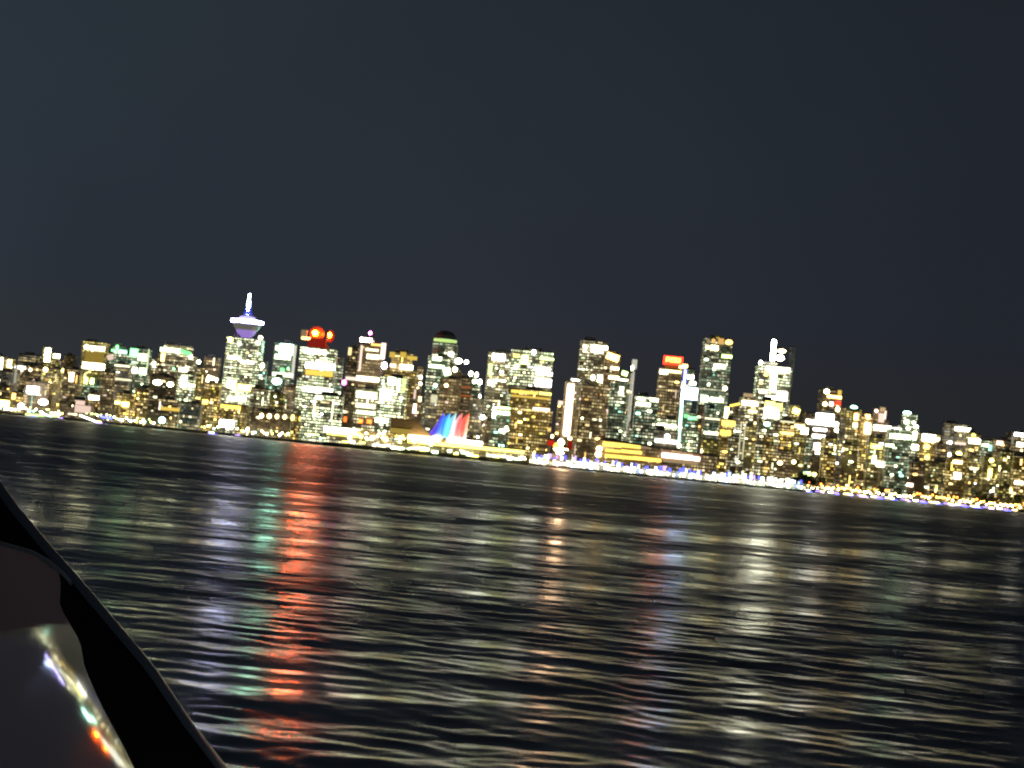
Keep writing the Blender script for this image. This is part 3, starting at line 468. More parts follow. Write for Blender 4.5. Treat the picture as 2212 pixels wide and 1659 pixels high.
# dome and ring of the domed tower
def dome_on(z, x0, x1, ytop, yring, lay, target):
    (a, q0), (b, _) = zp(z, x0, ytop), zp(z, x1, ytop)
    t = target; Y = t.location.y; s = SC(Y); r = (b - a) * s / 2
    P = at((a+b)/2, q0, Y); P2 = at((a+b)/2, zp(z, x0, yring)[1], Y)
    bm = lathe([(r*.98, P2.z-GZ+1), (r*.9, P2.z-GZ+(P.z-P2.z)*.5), (r*.6, P2.z-GZ+(P.z-P2.z)*.86), (.5, P.z-GZ)])
    link('dome', mesh('dome', bm, plain('slate_dome', (.06, .07, .09))), t, (P.x - t.location.x, 0, 0))
    bm = lathe([(r*1.05, P2.z-GZ-3.5), (r*1.05, P2.z-GZ+.9)])
    link('light_ring', mesh('light_ring', bm, E('lime', .9)), t, (P.x - t.location.x, 0, 0))
for o in [q for q in COL.objects if q.get('label', '').startswith('tower with a dark domed')]: dome_on(3, 1265, 1475, 278, 370, 2, o)

# ------------------------------------------------------------------ cruise pier with the coloured sails
def wbox(name, root, p0, p1, Y, dep, mat, yc=None):     # box between two survey points (z,x,y) at distance Y
    (a, b), (c, d) = zp(*p0), zp(*p1)
    P = at(a, b, Y); Q = at(c, d, Y); lo = root.location
    bm = bmesh.new(); bbox(bm, P.x - lo.x, Q.x - lo.x, Y - lo.y, Y + dep - lo.y, min(P.z, Q.z) - lo.z, max(P.z, Q.z) - lo.z)
    return link(name, mesh(name, bm, mat), root)
PY = 1930.0
def flat(p, Y, dz=0): P = at(*zp(*p), Y); return P
pier = empty('cruise_terminal', (flat((4, 0, 1200), PY).x, PY, 0))
tag(pier, 'long brightly lit cruise pier building carrying the coloured sails', 'terminal')
def hbox(name, root, xa, xb, z0, z1, Y, dep, mat):       # xa, xb as survey (z,x); level heights
    X0 = at(*zp(xa[0], xa[1], 1250), Y).x; X1 = at(*zp(xb[0], xb[1], 1250), Y).x; lo = root.location
    bm = bmesh.new(); bbox(bm, X0 - lo.x, X1 - lo.x, Y - lo.y, Y + dep - lo.y, z0 - lo.z, z1 - lo.z)
    return link(name, mesh(name, bm, mat), root)
DKM = plain('dark_hull_concrete', (.10, .10, .06))
hbox('pier_deck', pier, (3, 215), (4, 700), -1, 4.6, PY, 90, DKM)
hbox('lower_storey', pier, (3, 240), (4, 690), 4.62, 12, PY + 4, 80, FM['off'])
hbox('promenade_band', pier, (3, 1010), (4, 690), 12.02, 15.6, PY + 1, 84, E('yellow', 3.2))
hbox('promenade_band', pier, (3, 210), (3, 515), 15.2, 21.2, PY + 2, 60, E('neutral', 7))
hbox('gallery_band', pier, (3, 240), (3, 520), 12.4, 14.6, PY + 2, 60, E('yellow', 2.2))
hbox('upper_storey', pier, (3, 520), (4, 180), 15.7, 20, PY + 6, 70, FM['gold'])
hbox('glass_gallery', pier, (3, 1380), (4, 280), 16.6, 21.0, PY + 3, 70, E('white', 6))
hbox('glass_gallery', pier, (3, 1010), (3, 1320), 16.0, 20.8, PY + 3, 70, E('warm', 8))
for i in range(46):                                       # yellow and white deck lamps
    xz = random.uniform(430, 1240); c = random.choice(('yellow', 'yellow', 'lime', 'warm', 'neutral'))
    P = at(*zp(3, xz, 1250), PY - 1); o = link('deck_lamp', unit_disc(c, random.choice((4, 9, 14))), pier)
    d = random.uniform(2, 4.2); o.scale = (d, 1.5, d * random.uniform(.8, 1.4)); o.location = (P.x - pier.location.x, -1, random.uniform(11.5, 19))
for i in range(40):                                       # windows low over the water
    xz = random.uniform(400, 2200); z_, xx = (3, xz) if xz < 1500 else (4, xz - 1422)
    P = at(*zp(z_, xx, 1350), PY - 1); o = link('lit_window', unit_box(random.choice(('neutral', 'cool', 'yellow', 'white')), random.choice((5, 9, 14))), pier)
    o.scale = (random.uniform(1.5, 9), 1, random.uniform(1.4, 2.6)); o.location = (P.x - pier.location.x, -.4, random.uniform(4.6, 7.6))
# brown sloping roof left of the sails
bm = bmesh.new(); X = lambda z, x: at(*zp(z, x, 1100), PY + 8).x - pier.location.x
P = [X(3, 850), X(3, 1180), X(3, 1290)]
pr = [(P[0], 20.2), (P[2], 20.2), (P[1], 27.0), (P[0] + 30, 36), (P[0], 38)]
f0 = [bm.verts.new((x, 8, z)) for x, z in pr]; f1 = [bm.verts.new((x, 60, z)) for x, z in pr]
bm.faces.new(f0); bm.faces.new(f1[::-1])
for i in range(5): bm.faces.new((f0[i], f0[(i+1)%5], f1[(i+1)%5], f1[i]))
link('pavilion_roof', mesh('pavilion_roof', bm, plain('brown_roof', (.30, .20, .13))), pier)
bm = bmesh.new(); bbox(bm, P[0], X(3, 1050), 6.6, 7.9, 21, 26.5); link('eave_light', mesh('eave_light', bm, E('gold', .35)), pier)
# sails: five fabric peaks, coloured floodlight put in as a glow on each half
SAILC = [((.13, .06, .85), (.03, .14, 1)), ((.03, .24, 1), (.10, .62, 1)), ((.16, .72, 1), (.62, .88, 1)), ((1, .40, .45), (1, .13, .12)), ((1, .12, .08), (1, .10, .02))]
peaks = [1345, 1405, 1460, 1520, 1585]; bases = [(1150, 1322), (1290, 1378), (1370, 1432), (1426, 1490), (1484, 1562)]
for i in range(5):
    pk = at(*zp(3, peaks[i], 1058), PY + 30); 
    bl = at(*zp(3, bases[i][0], 1210), PY + 30).x; br = at(*zp(3, bases[i][1], 1215), PY + 30).x
    z0 = 21.2; z1 = pk.z; bm = bmesh.new(); n = 10; rows = []
    for k in range(n + 1):
        t = k / n; zz = z0 + (z1 - z0) * t
        
        wd = br - bl; xl = bl + (pk.x - bl - wd) * t + wd * t ** 4 if i else bl + (pk.x - 1 - bl) * t ** .55; xr = br + (pk.x + .8 - br) * t; dd = 26 * (1 - t) ** 1.4 + .6
        xm = xl * .45 + xr * .55
        rows.append([bm.verts.new((x - pier.location.x, 30 + y, zz)) for x, y in ((xl, 0), (xm, -dd), (xr, 0), (xm, dd))])
    for a, b in zip(rows, rows[1:]):
        for q in range(4):
            f = bm.faces.new((a[q], a[(q+1)%4], b[(q+1)%4], b[q])); f.material_index = 0 if q in (0, 3) else 1; f.smooth = True
    bm.faces.new(rows[-1]); bm.faces.new(rows[0][::-1])
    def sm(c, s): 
        m = emis('sail_glow', c, s); m.node_tree.nodes['Principled BSDF'].inputs['Base Color'].default_value = (.8, .8, .8, 1); return m
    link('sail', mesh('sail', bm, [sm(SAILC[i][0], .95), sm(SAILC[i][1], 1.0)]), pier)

# ------------------------------------------------------------------ convention pavilion, golden floors under a sloping roof
CY = 1975.0
conv = empty('convention_pavilion', (at(*zp(5, 700, 1300), CY).x, CY, 0))
tag(conv, 'waterfront pavilion with three golden floors under a long dark sloping roof', 'pavilion')
def cx_(x, z=5): return at(*zp(z, x, 1300), CY).x - conv.location.x
def cz_(x, y, z=5): return at(*zp(z, x, y), CY).z
def band(name, x0, x1, y0, y1, mat, yo=0, dep=30):      # follows the tilt of the drawn band by using level heights
    zc0 = cz_((x0+x1)/2, y0 + (x0*0)); zc1 = cz_((x0+x1)/2, y1)
    bm = bmesh.new(); bbox(bm, cx_(x0), cx_(x1), yo, yo + dep, zc1, zc0); return link(name, mesh(name, bm, mat), conv)
z_e = cz_(700, 1420)
bm = bmesh.new()
pr = [(cx_(190), 3), (cx_(1330), 3), (cx_(1330), cz_(1330, 1350)), (cx_(700), cz_(700, 1262)), (cx_(255), cz_(255, 1178)), (cx_(190), cz_(190, 1195))]
f0 = [bm.verts.new((x, 3, z)) for x, z in pr]; f1 = [bm.verts.new((x, 70, z)) for x, z in pr]
bm.faces.new(f0); bm.faces.new(f1[::-1])
for i in range(len(pr)): bm.faces.new((f0[i], f0[(i+1)%6], f1[(i+1)%6], f1[i]))
link('wall', mesh('wall', bm, FM['brown']), conv)
bm = bmesh.new()
pr = [(cx_(195), cz_(190, 1190)), (cx_(255), cz_(255, 1172)), (cx_(700), cz_(700, 1250)), (cx_(1345), cz_(1345, 1345)), (cx_(1345), cz_(1345, 1352)), (cx_(700), cz_(700, 1264))]
f0 = [bm.verts.new((x, -3, z + .3)) for x, z in pr]; f1 = [bm.verts.new((x, 75, z + .3)) for x, z in pr]
bm.faces.new(f0); bm.faces.new(f1[::-1])
for i in range(6): bm.faces.new((f0[i], f0[(i+1)%6], f1[(i+1)%6], f1[i]))
link('roof', mesh('roof', bm, plain('dark_roof', (.05, .04, .035))), conv)
band('golden_floor', 235, 415, 1213, 1257, E('gold', 2.2)); band('golden_floor', 420, 595, 1222, 1268, E('gold', 1.9))
band('golden_floor', 262, 405, 1280, 1308, E('gold', 1.8)); band('golden_floor', 412, 612, 1290, 1320, E('gold', 2.2))
band('golden_floor', 265, 525, 1335, 1368, E('gold', 1.9)); band('golden_floor', 530, 800, 1358, 1392, E('gold', 2.2))
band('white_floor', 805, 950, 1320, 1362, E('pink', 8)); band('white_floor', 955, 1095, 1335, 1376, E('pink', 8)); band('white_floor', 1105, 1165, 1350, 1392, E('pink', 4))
band('dim_floor', 820, 1150, 1385, 1415, E('brown', .6)); band('dim_floor', 600, 680, 1245, 1275, E('brown', .5))
for x, y in ((205, 1275), (200, 1328)):
    o = link('corner_lamp', unit_disc('warm', 12), conv); o.location = (cx_(x), -1, cz_(x, y)); o.scale = (7, 2, 6)

# ------------------------------------------------------------------ bright waterfront arcade, in three stretches
AY = 1900.0
def arcade(xa, xb, n, label, hmax, blue):
    X0 = at(xa, 1000, AY).x; X1 = at(xb, 1040, AY).x
    root = empty('waterfront_arcade', ((X0 + X1) / 2, AY, 0)); tag(root, label, 'arcade', 'arcade along the quay')
    h = (X1 - X0) / 2
    bm = bmesh.new(); bbox(bm, -h, h, 1, 26, -1, 2.4); link('quay_base', mesh('quay_base', bm, plain('quay_concrete', (.28, .28, .30))), root)
    bm = bmesh.new(); bbox(bm, -h + 1, h - 1, 6, 24, 2.42, hmax * .7); link('wall', mesh('wall', bm, FM['white']), root)
    st = 2 * h / n
    for i in range(n):
        x = -h + (i + .5) * st
        hh = random.uniform(2.8, 5.8); zb = random.uniform(2.6, 4.0)
        o = link('lit_bay', unit_box(random.choice(('white', 'white', 'ice', 'neutral', 'grey')), random.choice((1, 4, 8, 12))), root)
        o.scale = (st * random.uniform(.35, .9), 2, hh); o.location = (x, random.uniform(2, 4), zb + hh / 2)
        if random.random() < .85:
            hh = random.uniform(2.4, 5.6); c = 'blue' if random.random() < blue else random.choice(('white', 'white', 'purple', 'ice', 'neutral'))
            o = link('blue_panel' if c == 'blue' else 'lit_bay', unit_box(c, 2.5 if c in ('blue', 'purple') else random.choice((2, 5, 9))), root)
            o.scale = (st * random.uniform(.4, .9), 2, hh); o.location = (x + random.uniform(-.4, .4) * st, 5, 8.2 + hh / 2 + random.uniform(-1, max(.5, hmax - 12)))
    return root
arcade(1142, 1330, 26, 'left stretch of the bright quay arcade, below the tall white light strip', 14, .18)
arcade(1333, 1545, 30, 'middle stretch of the bright quay arcade with blue lights, under the golden pavilion', 12.5, .42)
arcade(1548, 1738, 26, 'right stretch of the bright quay arcade, ending at the dark trees', 11.5, .30)

# small red-lit fairground-like kiosk between pier and golden pavilion: strong warm lamps on the quay
ky = 1892.0
kr = empty('kiosk', (at(*zp(4, 985, 1250), ky).x, ky, 0)); tag(kr, 'small kiosk glowing red and orange on the quay between pier and golden pavilion', 'kiosk')
for nm, x0, x1, y0, y1, c, s_ in (('red_wall', 905, 960, 1195, 1245, 'red', 1.2), ('orange_panel', 958, 1030, 1215, 1290, 'orange', 10), ('red_wall', 1095, 1135, 1200, 1280, 'red', .5),
                                  ('lamp', 1000, 1060, 1180, 1250, 'pink', 16), ('warm_panel', 960, 1060, 1250, 1300, 'amber', 40), ('lamp', 935, 962, 1140, 1175, 'warm', 12), ('lamp', 1095, 1135, 1165, 1190, 'warm', 10), ('warm_panel', 985, 1060, 1302, 1330, 'pink', 18)):
    P = at(*zp(4, (x0+x1)/2, (y0+y1)/2), ky); o = link(nm, unit_disc(c, s_) if nm != 'red_wall' else unit_box(c, s_ * .5), kr); o.location = (P.x - kr.location.x, 0, P.z); k = SC(ky)/4.371
    o.scale = ((x1-x0)*k, 3, max(1, abs(y1-y0)*k))
bm = bmesh.new(); bbox(bm, -9, 12, 12, 20, 2.6, 14); link('wall', mesh('wall', bm, FM['brown']), kr)

# ------------------------------------------------------------------ lantern billboard on the left shore
by = 2440.0
P = at(*zp(1, 310, 1078), by); br_ = empty('lantern_billboard', (P.x, by, 2)); tag(br_, 'white glowing lantern billboard on a tall pole on the left shore', 'billboard')
k = SC(by) / 4.371
o = link('lantern', unit_box('white', 14), br_); o.location = (0, 0, P.z - 2); o.scale = (110*k, 3, 72*k)
bm = lathe([(.9, 0), (.6, P.z - 2 - 36*k)], 10); link('pole', mesh('pole', bm, E('aqua', .9)), br_)
bm = bmesh.new(); bbox(bm, -58*k, 58*k, -1.8, 1.8, P.z - 2 + 36*k, P.z - 2 + 38*k); link('cap', mesh('cap', bm, STEEL), br_)

# ------------------------------------------------------------------ ground and seawall
shore = [(-420, 2380), (-60, 2380), (350, 2370), (640, 2250), (690, 2080), (760, 2010), (1130, 1960), (1480, 1930), (1735, 1930), (1760, 2110), (1900, 2120), (2212, 2200), (2700, 2230)]
bm = bmesh.new(); top = []; low = []
for px, Y in shore:
    x = at(px, 1000, Y).x; top.append(bm.verts.new((x, Y, 2.6))); low.append(bm.verts.new((x, Y, -3)))
for i in range(len(shore) - 1): bm.faces.new((low[i], low[i+1], top[i+1], top[i]))
b0 = bm.verts.new((top[-1].co.x + 900, 7000, 2.6)); b1 = bm.verts.new((top[0].co.x - 900, 7000, 2.6))
bm.faces.new(top + [b0, b1])
tag(link('ground', mesh('ground', bm, plain('shore_asphalt', (.06, .055, .05), .8, 0, .3, .02))), kind='structure')

# ------------------------------------------------------------------ lamps, trees, boats along the shore
def shore_y(px): return float(np.interp(px, [s_[0] for s_ in shore], [s_[1] for s_ in shore]))
def lamp_proto(c, st, d, hgt):
    bm = lathe([(.28, 0), (.2, .5), (.12, hgt)], 8); r = link('street_lamp', mesh('lamp_post', bm, STEEL))
    g = link('lamp_globe', unit_disc(c, st), r, (0, 0, hgt + d * .4)); g.scale = (d, d * .8, d)
    return r
def copy_tree(o):
    c = o.copy(); COL.objects.link(c)
    for ch in o.children:
        q = ch.copy(); COL.objects.link(q); q.parent = c; q.matrix_parent_inverse = ch.matrix_parent_inverse
    return c
def lamps(protos, n, x0, x1, group, labels, back=(2, 16)):
    used = set()
    for i in range(n):
        px = x0 + (x1 - x0) * (i + random.uniform(.1, .9)) / n; Y = shore_y(px) + random.uniform(*back)
        k = random.randrange(len(protos)); o = protos[k]
        if k in used: o = copy_tree(o)
        used.add(k)
        o.location = (at(px, 1000, Y).x, Y, 2.6); tag(o, labels[k], 'street lamp', group)
    for k, p_ in enumerate(protos):
        if k not in used:
            for ch in list(p_.children): bpy.data.objects.remove(ch)
            bpy.data.objects.remove(p_)
lamps([lamp_proto('neutral', 10, 2.8, 6.5), lamp_proto('yellow', 9, 2.6, 4.5), lamp_proto('white', 14, 3.0, 3.2), lamp_proto('aqua', 9, 2.6, 4.0), lamp_proto('lime', 6, 2.2, 8.0)], 110, -20, 690,
      'lamps along the left seawall', ['pale lamp among those on the left seawall', 'yellow lamp among those on the left seawall', 'glaring white lamp low on the left seawall', 'mint-coloured lamp on the left seawall', 'tall lime-tinted lamp on the left seawall'])
lamps([lamp_proto('amber', 13, 2.8, 4.0), lamp_proto('warm', 16, 2.8, 2.8), lamp_proto('neutral', 14, 2.2, 2.0), lamp_proto('orange', 12, 2.6, 7.0), lamp_proto('gold', 9, 2.6, 5.0)], 84, 1745, 2235,
      'lamps along the right seawall', ['amber lamp among those on the right seawall', 'warm bright lamp on the right seawall', 'low pale lamp on the right seawall', 'tall orange lamp on the right seawall', 'golden lamp among those on the right seawall'])
# aqua lamp standing out on the left
P = at(*zp(1, 1528, 1370), 2300); o = lamp_proto('aqua', 18, 8.5, 6); o.location = (P.x, 2300, 2.4); tag(o, 'large mint-green flood lamp alone on the shore left of the yellow-storeyed shed', 'flood lamp'); o.name = 'flood_lamp'

# gangways lit blue-white on the left shore
for (x0, y0, x1, y1, c, lb) in ((750, 1320, 900, 1385, 'white', 'white-lit gangway sloping to the water beside the pink hall'), (395, 1300, 485, 1340, 'ice', 'blue-white lit gangway below the lantern billboard'), (950, 1335, 1060, 1352, 'blue', 'blue-lit floating dock right of the white gangway'), (240, 1322, 560, 1334, 'lime', 'long pale-lit dock under the lantern billboard')):
    Yg = 2362.0; A = at(*zp(1, x0, y0), Yg); Bp = at(*zp(1, x1, y1), Yg); A.z = max(A.z, 1.2); Bp.z = max(Bp.z, .9)
    d = Bp - A; ln = d.length; r = empty('gangway' if 'gangway' in lb else 'floating_dock', (A + Bp) / 2); r.rotation_euler.y = -math.atan2(d.z, d.x)
    tag(r, lb, 'gangway' if 'gangway' in lb else 'dock')
    bm = bmesh.new(); bbox(bm, -ln/2, ln/2, -1.5, 1.5, -1.0, 0); link('deck', mesh('deck', bm, CONC), r)
    bm = bmesh.new(); bbox(bm, -ln/2, ln/2, -1.4, -1.1, .02, 2.2); link('lit_rail', mesh('lit_rail', bm, E(c, 7 if c != 'lime' else 3)), r)

# moored boats by the right seawall and by the left one
def boat_proto(c, st, cc):
    r = empty('moored_boat', (0, 0, 0)); bm = bmesh.new()
    sec = [(-6, 1.3, 1.1), (-3, 1.9, 1.2), (2, 1.8, 1.4), (5, 1.0, 1.8), (7, .08, 2.1)]; rows = []
    for x, hw_, zt in sec: rows.append([bm.verts.new(p_) for p_ in ((x, -hw_, zt), (x, -hw_*.7, -.2), (x, 0, -.5), (x, hw_*.7, -.2), (x, hw_, zt))])
    for a, b in zip(rows, rows[1:]):
        for q in range(4): bm.faces.new((a[q], a[q+1], b[q+1], b[q]))
        bm.faces.new((a[4], a[0], b[0], b[4]))
    bm.faces.new(rows[0]); bm.faces.new(rows[-1][::-1]); link('hull', mesh('hull', bm, plain('white_gelcoat', (.7, .7, .7), .3)), r)
    bm = bmesh.new(); prism(bm, [(-4, -1.3), (2, -1.2), (2, 1.2), (-4, 1.3)], 1.3, 2.9, [2.9, 2.6, 2.6, 2.9]); link('cabin', mesh('cabin', bm, E(c, st)), r)
    bm = bmesh.new(); bbox(bm, -5.5, 5, -2.0, -1.95, .3, .9); link('hull_light', mesh('hull_light', bm, E(cc, 6)), r)
    bm = lathe([(.09, 2.9), (.05, 9)], 6); link('mast', mesh('mast', bm, STEEL), r, (-1, 0, 0))
    return r
bps = [(boat_proto('white', 8, 'blue'), 'moored boat with white cabin lights and a blue hull glow by the right seawall'), (boat_proto('purple', 2.5, 'blue'), 'moored boat with violet cabin by the right seawall'), (boat_proto('warm', 8, 'purple'), 'moored boat with warm cabin lights by the right seawall')]
for i in range(30):
    px = 1752 + i * 15.4 + random.uniform(-4, 4); pr_, lb = bps[i % 3]
    o = pr_ if i < 3 else copy_tree(pr_); Y = shore_y(px) - random.uniform(8, 18)
    o.location = (at(px, 1000, Y).x, Y, 0); o.rotation_euler.z = R(random.uniform(-12, 12)) + (math.pi if i % 2 else 0)
    tag(o, lb, 'boat', 'boats moored along the right seawall')
for i, px in enumerate((60, 118, 205, 452, 505)):
    o = copy_tree(bps[i % 3][0]); Y = shore_y(px) - 12; o.location = (at(px, 1000, Y).x, Y, 0)
    tag(o, ['dark-hulled boat at the left edge in front of the warehouse', 'small boat moored left of the lantern billboard dock', 'small boat moored between the white gangway and the blue dock', 'small boat moored below the needle tower, left one', 'small boat moored below the needle tower, right one'][i], 'boat', 'boats moored along the left seawall')

# trees
LEAF = plain('leaf_green', (.05, .07, .03), .7, 0, .4, .8); BARK = plain('bark', (.10, .07, .05))
def tree_proto(seed, h, wd):
    rnd = random.Random(seed); r = empty('tree', (0, 0, 0))
    bm = lathe([(.55, 0), (.4, h*.35), (.15, h*.8)], 8)
    for q in range(5):
        a = q * 1.26 + rnd.random(); z0 = h * rnd.uniform(.3, .5)
        v = [bm.verts.new((math.cos(a+da)*rr, math.sin(a+da)*rr, zz)) for rr, zz, da in ((.25, z0, 0), (.25, z0 + .4, .2), (wd*.35, z0 + h*.25, 0))]; bm.faces.new(v)
    link('trunk', mesh('trunk', bm, BARK), r)
    bm = bmesh.new(); cl = [(rnd.uniform(-.32, .32)*wd, rnd.uniform(-.3, .3)*wd, h*rnd.uniform(.42, .86), rnd.uniform(.14, .26)*wd) for _ in range(11)]
    for cx0, cy0, cz0, cr in cl:
        for _ in range(70):
            d = Vector((rnd.gauss(0, 1), rnd.gauss(0, 1), rnd.gauss(0, .8))).normalized() * cr * rnd.uniform(.6, 1.1)
            c = Vector((cx0, cy0, cz0)) + d; a = Vector((rnd.uniform(-1, 1), rnd.uniform(-1, 1), rnd.uniform(-1, 1))).normalized(); b = a.orthogonal().normalized()
            s_ = rnd.uniform(.35, .8); bm.faces.new([bm.verts.new(c + a*s_), bm.verts.new(c + b*s_), bm.verts.new(c - a*s_), bm.verts.new(c - b*s_)])
    me = bpy.data.meshes.new('crown'); bm.to_mesh(me); bm.free(); me.materials.append(LEAF); link('crown', me, r)
    return r
tps = [tree_proto(1, 17, 15), tree_proto(2, 13, 13), tree_proto(3, 20, 14)]
tl = [(7, 1215, 2), (7, 1270, 1), (7, 1330, 0), (7, 1385, 1), (7, 690, 0), (7, 480, 1), (7, 820, 1), (6, 880, 1), (6, 930, 2), (6, 985, 0), (6, 1040, 1), (6, 1110, 0), (7, 1560, 0), (7, 1620, 2), (7, 1040, 1), (7, 320, 1)]
tn = ['dark tree at the left of the big clump on the right shore', 'second dark tree in the big clump on the right shore', 'broadest dark tree of the big clump on the right shore', 'dark tree at the right of the big clump on the right shore', 'dark tree in front of the dark olive low block', 'dark tree below the dark rounded building', 'small tree in front of the dull-windowed apartment block',
      'dark tree just past the right end of the bright arcade', 'tallest dark tree by the right end of the bright arcade', 'broad dark tree in front of the nearly black low block', 'small tree right of the nearly black low block', 'dark tree below the low amber block', 'dark tree nearest the right edge but one', 'dark tree nearest the right edge', 'dark tree below the grey curved tower', 'dark tree below the warm mid-rise of the white-belted tower']
for i, (z, x, k) in enumerate(tl):
    o = tps[k] if i == [q[2] for q in tl].index(k) else copy_tree(tps[k])
    px = zp(z, x, 1350)[0]; Y = shore_y(px) + 18 + (i % 3) * 3; o.location = (at(px, 1050, Y).x, Y, 2.6); o.rotation_euler.z = i * 1.3
    tag(o, tn[i], 'tree', 'dark trees on the right shore')

# ------------------------------------------------------------------ water
def water():
    rs = [4.0]
    while rs[-1] < 900: rs.append(rs[-1] + (.035 + .0029 * rs[-1]))
    while rs[-1] < 14000: rs.append(rs[-1] * 1.06)
    rs = np.array(rs, np.float64)
    th = np.concatenate([np.linspace(-70, -21, 60, endpoint=False), np.linspace(-21, 21, 620), np.linspace(21, 70, 61)[1:]]) * math.pi / 180
    Rr, T = np.meshgrid(rs, th, indexing='ij'); X = Rr * np.sin(T); Yy = Rr * np.cos(T)
    cell = np.gradient(rs)[:, None] * np.ones_like(T); lat = np.gradient(th)[None, :] * Rr
    rng = np.random.default_rng(5); Z = np.zeros_like(X); miss = np.zeros_like(X)
    n = 104; lam = np.exp(rng.uniform(math.log(.28), math.log(9.0), n)); dr = R(85) + rng.normal(0, 1, n) * np.where(lam < 1.6, R(30), np.where(lam < 4, R(21), R(13))); ph = rng.uniform(0, 2*math.pi, n)
    patch = 1 + .38 * np.sin(X*.021 + Yy*.043 + 1.0) * np.sin(Yy*.071 - X*.013 + .4) + .22 * np.sin(X*.06 + Yy*.15)
    patch = patch * (1 + .45 * np.sin(.42*X + .17*Yy) * np.sin(.21*X - .47*Yy + 1) + .25 * np.sin(1.1*X - .3*Yy) * np.sin(.8*Yy + .5*X))
    patch = np.clip(patch, .3, 1.8)
    for l, d, p in zip(lam, dr, ph):
        k = 2*math.pi/l; sl = .0056 * (1.25 if l < 2.2 else .9 if l < 4 else .5)
        kx, ky = k*math.cos(d), k*math.sin(d)
        f = np.clip((l/np.maximum(cell, lat*abs(math.cos(d)) + 1e-6) - 2.5)/2.5, 0, 1)
        Z += f * (sl / k) * 1.41 * np.sin(kx*X + ky*Yy + p); miss += (1 - f**2) * sl**2
    far = np.clip((Rr - 110) / 160, 0, 1); miss *= 1 + 2.2 * far; Z *= 1 + .5 * far
    Z *= patch
    rough = np.sqrt(np.sqrt(2*miss + 2*.006**2) * patch); rough = np.clip(rough, .06, .42)
    nr, ncol = X.shape; co_ = np.stack([X, Yy, Z], -1).reshape(-1, 3).astype(np.float32)
    me = bpy.data.meshes.new('water'); me.vertices.add(len(co_)); me.vertices.foreach_set('co', co_.ravel())
    i = np.arange(nr-1)[:, None]*ncol + np.arange(ncol-1)[None, :]
    q = np.stack([i, i+ncol, i+ncol+1, i+1], -1).reshape(-1, 4)[:, ::-1].astype(np.int32)
    me.loops.add(q.size); me.loops.foreach_set('vertex_index', q.ravel()); me.polygons.add(len(q)); me.polygons.foreach_set('loop_start', np.arange(0, q.size, 4, dtype=np.int32))
    me.update(calc_edges=True); me.polygons.foreach_set('use_smooth', np.ones(len(q), bool))
    a = me.attributes.new('ripple', 'FLOAT', 'POINT'); a.data.foreach_set('value', rough.ravel().astype(np.float32))
    if me.polygons[0].normal.z < 0: me.flip_normals()
    m = bpy.data.materials.new('sea_water'); m.use_nodes = True; n_ = m.node_tree.nodes; l_ = m.node_tree.links; b = n_['Principled BSDF']
    b.inputs['Base Color'].default_value = (.012, .011, .010, 1); b.inputs['IOR'].default_value = 1.40
    at_ = n_.new('ShaderNodeAttribute'); at_.attribute_name = 'ripple'; l_.new(at_.outputs['Fac'], b.inputs['Roughness'])
    g = n_.new('ShaderNodeNewGeometry'); t = n_.new('ShaderNodeTexNoise'); t.inputs['Scale'].default_value = 1; t.inputs['Detail'].default_value = 2
    mp = n_.new('ShaderNodeMapping'); mp.inputs['Scale'].default_value = (1.3, 3.6, 1); l_.new(g.outputs['Position'], mp.inputs[0]); l_.new(mp.outputs[0], t.inputs['Vector'])
    s1 = n_.new('ShaderNodeVectorMath'); s1.operation = 'SUBTRACT'; l_.new(t.outputs['Color'], s1.inputs[0]); s1.inputs[1].default_value = (.5, .5, .5)
    s2 = n_.new('ShaderNodeVectorMath'); s2.operation = 'MULTIPLY'; l_.new(s1.outputs[0], s2.inputs[0]); s2.inputs[1].default_value = (.016, .085, 0)
    s3 = n_.new('ShaderNodeVectorMath'); s3.operation = 'ADD'; l_.new(g.outputs['Normal'], s3.inputs[0]); l_.new(s2.outputs[0], s3.inputs[1])
    s4 = n_.new('ShaderNodeVectorMath'); s4.operation = 'NORMALIZE'; l_.new(s3.outputs[0], s4.inputs[0]); l_.new(s4.outputs[0], b.inputs['Normal'])
    me.materials.append(m); tag(link('water', me), kind='structure')
water()

